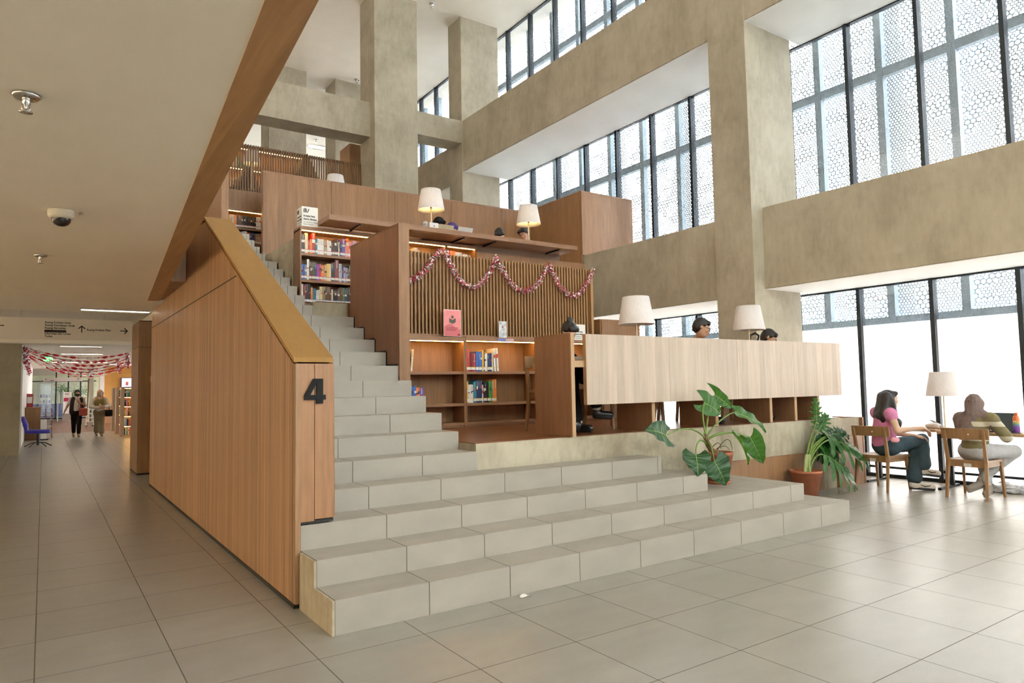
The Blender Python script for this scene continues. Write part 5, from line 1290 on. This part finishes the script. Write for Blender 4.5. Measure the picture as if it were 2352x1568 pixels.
sprinkler('chrome sprinkler nearest the viewer in the low ceiling', -.09, 3.56, 2.694, 1.25)
sprinkler('chrome sprinkler beyond the dome camera in the low ceiling', -.05, 7.66, 2.694, 1.25)
sprinkler('sprinkler high in the atrium ceiling between the two tall columns', 7.787, 14.7, ZT-.002, 1.7)
sprinkler('sprinkler high in the atrium ceiling left of the tall column', 7.80, 19.7, ZT-.002, 1.7)
sprinkler('sprinkler in the gallery ceiling under the air vent', 8.4, 25.4, ZT-.002, 1.7)
dc = thing('dome_camera', 'white dome camera with dark lens bubble on the low ceiling', 'camera', (.077, 5.72, 2.694))
MB().lathe([(0, 0), (.082, 0), (.084, -.006), (.082, -.045), (.070, -.058), (.055, -.060)], n=32).build('housing', plain('cream_plastic', (.72,.68,.58), .4), dc)
MB().lathe([(.060, -.056), (.057, -.080), (.042, -.100), (.022, -.110), (0, -.113)], n=28).build('lens_bubble', plain('smoked_bubble', (.02,.02,.02), .08), dc)
sd = thing('smoke_detector', 'round smoke detector on the corridor ceiling over the streamers', 'detector', (1.097, 21.35, 2.739)); MB().lathe([(0, 0), (.075, 0), (.075, -.03), (.05, -.05), (0, -.055)], n=24).build('cover', plain('cream_plastic', (.72,.68,.58), .4), sd)
av = thing('air_vent', 'square slatted air vent in the gallery ceiling', 'vent', (8.36, 24.6, ZT-.002)); b = MB(); b.box(-.36, -.36, -.03, .36, -.30, 0); b.box(-.36, .30, -.03, .36, .36, 0); b.box(-.36, -.30, -.03, -.30, .30, 0); b.box(.30, -.30, -.03, .36, .30, 0); b.build('frame', M_white, av)
for i in range(8): MB().box(-.30, -.29+.075*i, -.028, .30, -.255+.075*i, -.02).build('blade', M_white, av)
MB().box(-.3, -.3, -.006, .3, .3, -.004).build('backing', M_black, av)
dl = thing('downlight', 'round white fitting in the atrium ceiling above the left cross beam', 'light', (7.95, 21.1, ZT-.002)); MB().lathe([(0, 0), (.16, 0), (.16, -.05), (.11, -.06), (.09, -.02), (0, -.02)], n=24).build('ring', M_white, dl)
# ------------------------------------------------------------------ direction sign
sg = thing('direction_sign', 'long white hanging sign with arrows and room names across the corridor', 'sign', (.2, 14, 2.34))
MB().box(-2.6, 14.0, 2.338, 1.285, 14.05, 2.70).build('sign_board', plain('sign_white', (.72,.70,.66), .6, var=.01), sg, True)
for x in (-.335, .855, -1.9): MB().tube([(x, 14.025, 2.70), (x, 14.025, 2.88)], .007, 6).build('rod', plain('pale_rod', (.5,.48,.42), .5), sg, True)
def stext(body, x, z, s): textmesh('lettering', body, s, M_ink, frame((x, 13.999, z), (1,0,0), (0,0,1)), sg, .0004, off=.0012)
for i, tx in enumerate(('Ruang Koleksi Anak', 'Ruang Permainan Anak', 'Ruang Bercerita', None, 'Informasi dan Loker', 'Toilet')):
    if tx: stext(tx, -.005, 2.615-.0475*i, .046)
MB().box(-.01, 13.997, 2.459, .30, 13.999, 2.503).build('blackout_strip', M_ink, sg, True)
stext('Ruang Koleksi Fiksi', .60, 2.505, .046)
def arrow(x, z, a, k=.062):
    b = MB(); M = frame((x, 13.998, z), (math.cos(a),0,math.sin(a)), (-math.sin(a),0,math.cos(a)))
    for p in ([(-1,-.13),(.85,-.13),(.85,.13),(-1,.13)], [(1.0,0),(.80,.19),(-.02,-.75),(.18,-.93)], [(1.0,0),(.18,.93),(-.02,.75),(.80,-.19)]): b.add([M @ Vector((u*k, v*k, 0)) for u, v in p], [(0,1,2,3)])
    b.build('arrow', M_ink, sg, True)
arrow(.525, 2.53, PI/2); arrow(1.165, 2.515, 0); arrow(-.62, 2.555, PI)
# ------------------------------------------------------------------ corridor
pl2 = thing('clad_pillar', 'oak clad pillar beside the staircase wall in the corridor', 'pillar', (1.7, 14, 0)); M_pil = wood('pillar_oak', (.33,.185,.085), (.24,.125,.055), 'z', .45, .30, .012, var=.05)
MB().box(1.352, 13.51, .03, 2.1, 14.63, 2.20).build('lower_panel', M_pil, pl2, True); MB().box(1.352, 13.51, 2.208, 2.1, 14.63, 2.655).build('upper_panel', M_pil, pl2, True)
MB().box(1.36, 13.52, 0, 2.1, 14.62, 2.669).build('core', M_black, pl2, True)
MB().box(1.545, 13.497, 1.60, 1.60, 13.51, 1.70).build('switch_plate', plain('switch_white', (.7,.7,.7), .4), pl2, True)
# blue task chair
tc = thing('task_chair', 'armless blue leather swivel chair on a black base against the corridor wall', 'chair', (-.115, 22.6, 0)); BL = plain('blue_leather', (.055,.045,.42), .35)
s = Solid(); s.cap((-.32,22.6,.43), (.14,22.6,.42), .055, None, .03); s.cap((-.30,22.42,.43), (.12,22.42,.42), .05, None, .05); s.cap((-.30,22.78,.43), (.12,22.78,.42), .05, None, .05); s.build('seat', BL, tc, .014)
s = Solid()
for yy in (22.45, 22.6, 22.75): s.cap((-.345,yy,.45), (-.375,yy,.62), .05, None, .04); s.cap((-.375,yy,.62), (-.44,yy,.80), .055, .045, .04)
s.build('backrest', BL, tc, .014)
MB().tube([(-.09,22.6,.06), (-.09,22.6,.38)], .035, 12).build('column', M_blk, tc, True)
for a in range(5):
    q = a*2*PI/5+.3; MB().tube([(-.09,22.6,.14), (-.09+.16*math.cos(q),22.6+.16*math.sin(q),.12), (-.09+.32*math.cos(q),22.6+.32*math.sin(q),.03)], .013, 6).build('leg', M_blk, tc, True)
ct = thing('counter', 'oak service counter behind the blue chair', 'counter', (-.3, 26.5, 0)); MB().box(-.46, 26.4, 0, -.055, 27.4, 1.0).build('body', M_wood, ct, True); MB().box(-.465, 26.38, 1.0, -.05, 27.42, 1.02).build('top', M_woodh, ct, True)
wc = thing('book_bin', 'grey white bin cabinet beside the counter', 'cabinet', (.02, 26.3, 0)); MB().box(-.05, 26.1, .03, .11, 26.5, .63, b=.01).build('body', M_white, wc, True); MB().box(-.06, 26.05, .0, .16, 26.5, .03).build('foot', M_blk, wc, True)
rs = thing('notice_board', 'red framed notice standing on the counter', 'notice', (-.35, 26.9, 1.02)); MB().box(-.44, 26.9, 1.021, -.265, 26.92, 1.45).build('board', plain('red_board', (.35,.05,.06), .5), rs, True); MB().box(-.425, 26.897, 1.15, -.29, 26.90, 1.35).build('sheet', M_paper, rs, True)
gc_ = thing('display_case', 'tall glass display case with purple items beyond the counter', 'case', (.08, 28.3, 0)); 
for xx in (-.12, .22):
    for yy in (28.1, 28.5): MB().box(xx, yy, 0, xx+.02, yy+.02, 1.82).build('post', M_chrome, gc_, True)
MB().box(-.12, 28.1, 1.80, .24, 28.52, 1.82).build('top', M_chrome, gc_, True); MB().box(-.11, 28.105, .72, .23, 28.11, 1.8).build('glass', M_glass, gc_, True)
for z in (.70, .95, 1.12, 1.30): MB().box(-.11, 28.12, z, .23, 28.5, z+.012).build('shelf', M_white, gc_, True)
rg = random.Random(9)
for zi, z in enumerate((.963, 1.133, 1.313)):
    for k in range(4): tag(MB().box(-.09+.08*k, 28.2, z, -.035+.08*k, 28.3, z+.09+.03*rg.random()).build('keepsake', plain(('purple_print', 'white_print')[(k+zi) % 2], ((.16,.12,.42), (.6,.6,.62))[(k+zi) % 2], .4)), '%s boxed keepsake, %s from left, %s shelf of the corridor glass case' % (('purple', 'white')[(k+zi) % 2], ordn(k+1), ('lowest', 'middle', 'top')[zi]), 'box', 'keepsakes in the glass case')
ld = thing('step_stool', 'folding metal steps with brown rails leaning by the glass case', 'steps', (.2, 27.6, 0))
for xx in (.10, .26): MB().bar((xx, 27.4, 0), (xx-.02, 27.75, .95), .03, .03).build('rail', plain('copper_tube', (.22,.11,.07), .4, .4), ld, True)
for k in range(4): MB().box(.10, 27.42+.08*k, .16+.2*k, .27, 27.56+.08*k, .185+.2*k).build('tread', M_chrome, ld, True)
# rows of shelving on the right side of the corridor
def stack(label, y, x0):
    t = thing('book_stack', label, 'bookcase', (x0+.7, y, 0), group='free standing corridor shelves')
    MB().box(x0, y, 0, x0+.09, y+.50, 1.62).build('end_panel', M_lite, t, True); MB().box(x0+1.6, y, 0, x0+1.64, y+.5, 1.62).build('end_panel', M_lite, t, True)
    MB().box(x0+.09, y+.24, .05, x0+1.6, y+.26, 1.6).build('back_panel', M_wood, t, True)
    for z in (.06, .36, .68, 1.0, 1.30, 1.60): MB().box(x0+.09, y+.01, z-.025, x0+1.6, y+.49, z).build('shelf', M_woodh, t, True)
    for z in (.36, .68, 1.0, 1.30, 1.60): MB().box(x0+.1, y+.02, z-.032, x0+.6, y+.035, z-.0255).build('light_strip', M_led, t, True)
    return t
for i, (y, x0) in enumerate(((25.7, 2.10), (27.72, 2.115), (30.0, 2.155))):
    stack(('nearest', 'middle', 'farthest')[i]+' of the three lit shelving rows on the right of the corridor', y, x0)
    for j, z in enumerate((.06, .36, .68, 1.0, 1.30)):
        bookrow([(c, 1, rg.uniform(.028, .04), rg.uniform(.19, .25)) for c in rg.sample(['yellow','white','green','black','light blue','red','cream','navy','teal','pink'], 4 if i == 0 else 2)], x0+.10, y+.02, z+.001,
                '%s shelf of the %s corridor shelving row' % (('bottom', 'second', 'third', 'fourth', 'top')[j], ('nearest', 'middle', 'farthest')[i]), 'books on the corridor shelving', 100+i*10+j, 'yellow', False)
# end of the corridor
st('wall_ochre', plain('ochre_paint', (.50,.26,.06), .7, var=.03), (2.40, 38.4, .9, 7.5, 38.6, 2.74)); st('trim_4', M_wood, (2.40, 38.38, 0, 7.5, 38.6, .9))
tv = thing('wall_screen', 'bright flat screen mounted on the ochre wall', 'screen', (3.45, 38.3, 1.7)); MB().box(3.10, 38.32, 1.70, 3.85, 38.38, 2.18).build('bezel', plain('blue_black_plastic', (.03,.03,.10), .4), tv, True); MB().box(3.14, 38.315, 1.73, 3.82, 38.32, 2.15).build('display', emit('lit_display', (.75,.85,1), 1.3), tv, True); MB().box(3.30, 38.312, 1.80, 3.42, 38.315, 1.98).build('picture', plain('red_picture', (.6,.15,.12), .5), tv, True)
st('column_9', M_white, (2.20, 38.0, 0, 2.39, 38.6, 2.74)); st('column_10', plain('greenish_column', (.52,.62,.52), .6), (1.88, 40, 0, 2.06, 40.4, 2.74))
pk2 = thing('leaning_plank', 'dark brown plank standing before the glazed end of the corridor', 'plank', (1.7, 38, 0)); MB().bar((1.70, 38, .0), (1.76, 38, 2.5), .14, .05).build('board', plain('dark_brown_board', (.09,.035,.025), .5), pk2, True)
tr = thing('book_trolley', 'white book trolley with small shelves between the walking women', 'trolley', (1.64, 34, .0))
for xx in (1.505, 1.775): MB().box(xx, 34, .10, xx+.02, 34.3, .90).build('side_panel', M_white, tr, True)
for z in (.25, .42, .60, .78): MB().box(1.505, 34, z, 1.795, 34.3, z+.02).build('shelf', M_white, tr, True)
for xx in (1.53, 1.76): MB().tube([(xx, 34.05, .05), (xx, 34.05, .1)], .05, 10).build('wheel', M_blk, tr, True)
for j, z in enumerate((.27, .44, .62)): bookrow([('yellow',1,.03,.12), ('white',2,.03,.12), ('brown',1,.035,.11), ('dark green',1,.03,.12)], 1.53, 34.01, z+.001, '%s shelf of the white trolley' % ('bottom', 'middle', 'top')[j], 'books on the trolley', 200+j, 'yellow', False)
bn = thing('banner_stand', 'white roll up banner with a crimson band before the glazing', 'banner', (1.05, 43, .0)); MB().box(.89, 43, .40, 1.23, 43.02, 1.54).build('banner', M_paper, bn, True); MB().box(.888, 42.99, 1.05, 1.232, 43.0, 1.24).build('band', plain('crimson_print', (.5,.02,.10), .5), bn, True); MB().box(.85, 42.95, 0, 1.27, 43.1, .42).build('base', M_chrome, bn, True)
MB().box(.93, 42.992, 1.42, 1.12, 42.998, 1.45).build('print', M_ink, bn, True)
gt = thing('security_gate', 'pale security gate panels in front of the glazed wall', 'gate', (.7, 44, 0)); 
for xx in (.62, .86): MB().box(xx, 44, 0, xx+.05, 44.5, 1.62, b=.01).build('gate_panel', plain('pale_gate', (.45,.52,.50), .3), gt, True)
# glazed end wall with a planted court behind
for i, (a, c) in enumerate(((-.62, .6), (.6, 1.2), (1.2, 1.81), (1.81, 2.6))):
    b = MB(); b.box(a-.035, 48, 0, a+.035, 48.1, 2.74); b.box(a, 48, 2.16, c, 48.1, 2.22); b.box(a, 48, 0, c, 48.1, .08); o = struct('window_end_%d' % (i+1), b, M_mull); MB().box(a+.035, 48.04, .08, c-.035, 48.05, 2.16).build('window_pane', M_glass, o)
st('wall_court', plain('court_render', (.55,.58,.42), .9), (-3, 55, 0, 6, 55.2, 2.7)); st('floor_court', plain('court_floor', (.25,.27,.2), .9), (-3, 48.1, .0, 6, 55, .02))
tag(MB().box(-.6, 52, 0, 2.2, 52.4, .85).build('court_bench', plain('navy_bench', (.04,.05,.16), .6)), 'long navy bench block outside the glazed end wall', 'bench')
rg = random.Random(12)
for k, (x, z) in enumerate(((.95, 1.75), (1.5, 1.3), (2.05, 1.55))):
    b = MB()
    for i in range(170):
        p = Vector((x+rg.gauss(0, .22), 53.5+rg.gauss(0, .2), z+rg.gauss(0, .16))); d = Vector((rg.gauss(0,1), rg.gauss(0,1), rg.gauss(0,1))).normalized(); e = d.orthogonal().normalized()
        b.add([p, p+d*.05+e*.03, p+d*.13, p+d*.05-e*.03], [(0,1,2,3)])
    pt_ = thing('court_shrub', ('left', 'low middle', 'right')[k]+' shrub growing outside the glazed end wall', 'shrub', (x, 53.5, 0)); b.build('foliage', LEAF, pt_, True); MB().tube([(x, 53.5, 0), (x, 53.5, z)], .03, 6).build('trunk', plain('bark', (.1,.07,.05), .9), pt_, True)
fs = thing('far_direction_sign', 'white hanging sign with small arrows at the far end of the corridor', 'sign', (.8, 44.6, 2.13)); MB().box(-.02, 44.6, 2.13, 1.76, 44.65, 2.33).build('sign_board', plain('sign_white', (.72,.70,.66), .6), fs, True)
b = MB()
for x, a in ((.10, PI), (1.55, PI/4)):
    M = frame((x, 44.595, 2.255), (math.cos(a),0,math.sin(a)), (-math.sin(a),0,math.cos(a)))
    for p in ([(-1,-.16),(.85,-.16),(.85,.16),(-1,.16)], [(1.0,0),(.80,.19),(-.02,-.75),(.18,-.93)], [(1.0,0),(.18,.93),(-.02,.75),(.80,-.19)]): b.add([M @ Vector((u*.05, v*.05, 0)) for u, v in p], [(0,1,2,3)])
b.build('arrow', M_ink, fs, True); MB().box(.28, 44.593, 2.16, .46, 44.597, 2.19).build('text_line', M_ink, fs, True)
ss = thing('hanging_sign', 'small white square sign hung below the streamers', 'sign', (1.45, 30, 1.99)); MB().box(1.345, 30, 1.99, 1.56, 30.02, 2.205).build('sign_board', M_paper, ss, True); MB().tube([(1.45,30.01,2.205), (1.45,30.01,2.74)], .006, 5).build('rod', M_chrome, ss, True)
s = MB(); s.box(1.40, 29.995, 2.06, 1.50, 29.999, 2.08); s.add([(1.42,29.996,2.08), (1.46,29.996,2.08), (1.49,29.996,2.15), (1.43,29.996,2.13)], [(0,1,2,3)]); s.build('pictogram', M_ink, ss, True)
ex = thing('exit_sign', 'green lit exit sign hanging behind the streamers', 'sign', (.09, 27, 2.48)); MB().box(-.07, 27, 2.485, .24, 27.03, 2.645).build('sign_box', emit('exit_green', (.05,.75,.12), 1.1), ex, True)
textmesh('lettering', 'EXIT', .15, emit('exit_white', (.8,1,.8), 1.6), frame((-.045, 26.998, 2.515), (1,0,0), (0,0,1)), ex, .0006, off=.002); MB().tube([(.085,27.015,2.645), (.085,27.015,2.74)], .008, 5).build('rod', M_chrome, ex, True)
# paper streamers
M_sr = plain('red_paper', (.62,.02,.06), .6); M_sw = plain('white_paper', (.82,.76,.74), .6)
def streamer(label, a, c, low, seed, w=.07):
    rg = random.Random(seed); P = sag(a, c, low, 44); b = MB(); vs = []; 
    for i, p in enumerate(P):
        t = i*.9+seed; ww = w*(.35+.65*abs(math.sin(i*.42+seed))); d = Vector((0, math.cos(t)*ww, math.sin(t)*ww)); vs += [p-d, p+d]
    for i in range(len(P)-1):
        red = math.sin(i*.28+seed*1.3) > -.45
        b.add([vs[2*i], vs[2*i+1], vs[2*i+3], vs[2*i+2]], [(0,1,2,3)], 0 if red else 1, True)
    return tag(b.build('paper_streamer', [M_sr, M_sw]), label, 'streamer', 'paper streamers across the corridor')
nm = ('nearest', 'second', 'third', 'fourth', 'fifth', 'farthest')
for i in range(6):
    y = 20.45+1.35*i; xl = -.40-.0*i; xr = 1.86+.12*i; zt = 2.60 if i == 0 else 2.69
    streamer('%s red and white paper streamer hanging across the corridor' % nm[i], (xl, y, zt-.03-.02*i), (xr, y+.6, 2.48-.05*i*.3), 2.33-.055*i, 3+i, .036)
    streamer('thin twisted red streamer beside the %s wide one' % nm[i], (xl, y+.5, zt-.06), (xr+.05, y+.9, 2.42), 2.27-.055*i, 20+i, .018)
for i in range(5):
    y = 20.5+1.35*i; tinsel('tinsel_bunch', '%s bunch of red and white tinsel hanging on the left corridor wall' % nm[i], 'garland', [[(-.40, y, 2.58), (-.38, y+.05, 2.2-.04*i)]], .06, .06, 40+i, [M_tr, M_tw], 260)
for i in range(4):
    y = 20.6+1.6*i; tinsel('tinsel_bunch', '%s bunch of tinsel hanging at the right end of the streamers' % nm[i], 'garland', [[(1.80+.13*i-.22*(i > 1), y, 2.46-.03*i), (1.84+.13*i-.22*(i > 1), y+.05, 2.16-.03*i)]], .05, .055, 50+i, [M_tr, M_tw], 230)
# ------------------------------------------------------------------ gallery beyond the slatted railing
gb = thing('gallery_bookcase', 'lit bookcase on the gallery seen between the railing slats', 'bookcase', (4.6, 19.5, 5.8)); MB().box(3.6, 19.78, 5.8, 6.2, 19.8, 8.1).build('back_panel', M_wood, gb, True)
for z in (6.3, 6.9, 7.5, 8.08): MB().box(3.6, 19.45, z, 6.2, 19.78, z+.04).build('shelf', M_woodh, gb, True); MB().box(3.6, 19.46, z-.008, 6.2, 19.49, z-.001).build('light_strip', M_led, gb, True)
for j, z in enumerate((6.34, 6.94, 7.54)): bookrow([(c, 4, .05, .3) for c in ('white', 'black', 'cream', 'green', 'brown')], 3.65, 19.5, z+.001, '%s shelf of the lit gallery bookcase' % ('bottom', 'middle', 'top')[j], 'books on the gallery', 300+j, 'pink', False)
def hut(label, x, y, z, hw, h, m):
    t = thing('reading_hut', label, 'hut', (x, y, z), group='wooden reading huts')
    for s in (-1, 1): MB().prism([(x, z+h), (x+s*hw, z), (x+s*(hw-.08), z), (x, z+h-.12)], 'y', y, y+1.0).build('roof_panel', m, t, True)
    MB().prism([(x, z+h-.12), (x-hw+.1, z), (x+hw-.1, z)], 'y', y+.85, y+.9).build('back_panel', plain('hut_dark', (.03,.015,.01), .7), t, True)
hut('dark wooden tent shaped reading hut behind the middle of the gallery railing', 5.72, 18.0, 5.8, .95, 1.95, wood('hut_oak', (.12,.05,.03), (.08,.035,.02), 'z', .5))
hut('wooden tent shaped reading hut behind the left of the gallery railing', 4.12, 17.6, 5.8, .62, 1.30, wood('hut_oak', (.12,.05,.03), (.08,.035,.02), 'z', .5))
go = thing('gallery_locker', 'tall oak cabinet on the gallery left of the tall column', 'cabinet', (6.7, 16.8, 5.8)); MB().box(6.37, 16.6, 5.8, 7.1, 17.3, 7.72).build('body', M_wood, go, True); MB().box(6.38, 16.585, 5.85, 7.09, 16.6, 7.68).build('door', M_wood, go, True)
gd = thing('gallery_display', 'low dark display unit on the gallery in front of the concrete column', 'cabinet', (5.3, 18.6, 5.8)); MB().box(4.85, 19.0, 5.8, 5.55, 19.3, 7.25).build('body', plain('dark_unit', (.05,.05,.05), .5), gd, True); MB().box(4.9, 18.98, 6.9, 5.45, 19.0, 7.15).build('display', plain('grey_display', (.25,.28,.26), .3), gd, True)
# ------------------------------------------------------------------ light
w = bpy.data.worlds.new('overcast_sky'); S.world = w; w.use_nodes = True
bg = w.node_tree.nodes['Background']; bg.inputs[0].default_value = (1, .995, .98, 1); bg.inputs[1].default_value = 9.0
S.view_settings.view_transform = 'Standard'; S.view_settings.look = 'None'; S.view_settings.gamma = 1; S.view_settings.use_curve_mapping = False
S.view_settings.exposure = 0.80
S.cycles.max_bounces = 6; S.cycles.diffuse_bounces = 4; S.cycles.glossy_bounces = 3; S.cycles.transmission_bounces = 3; S.cycles.transparent_max_bounces = 10
S.cycles.caustics_reflective = False; S.cycles.caustics_refractive = False
S.cycles.sample_clamp_indirect = 6; S.cycles.blur_glossy = .5
S.cycles.use_adaptive_sampling = True; S.cycles.adaptive_threshold = .02
S.cycles.use_denoising = True
try: S.cycles.denoiser = 'OPENIMAGEDENOISE'; S.cycles.denoising_input_passes = 'RGB_ALBEDO_NORMAL'; S.cycles.denoising_prefilter = 'FAST'
except Exception: pass
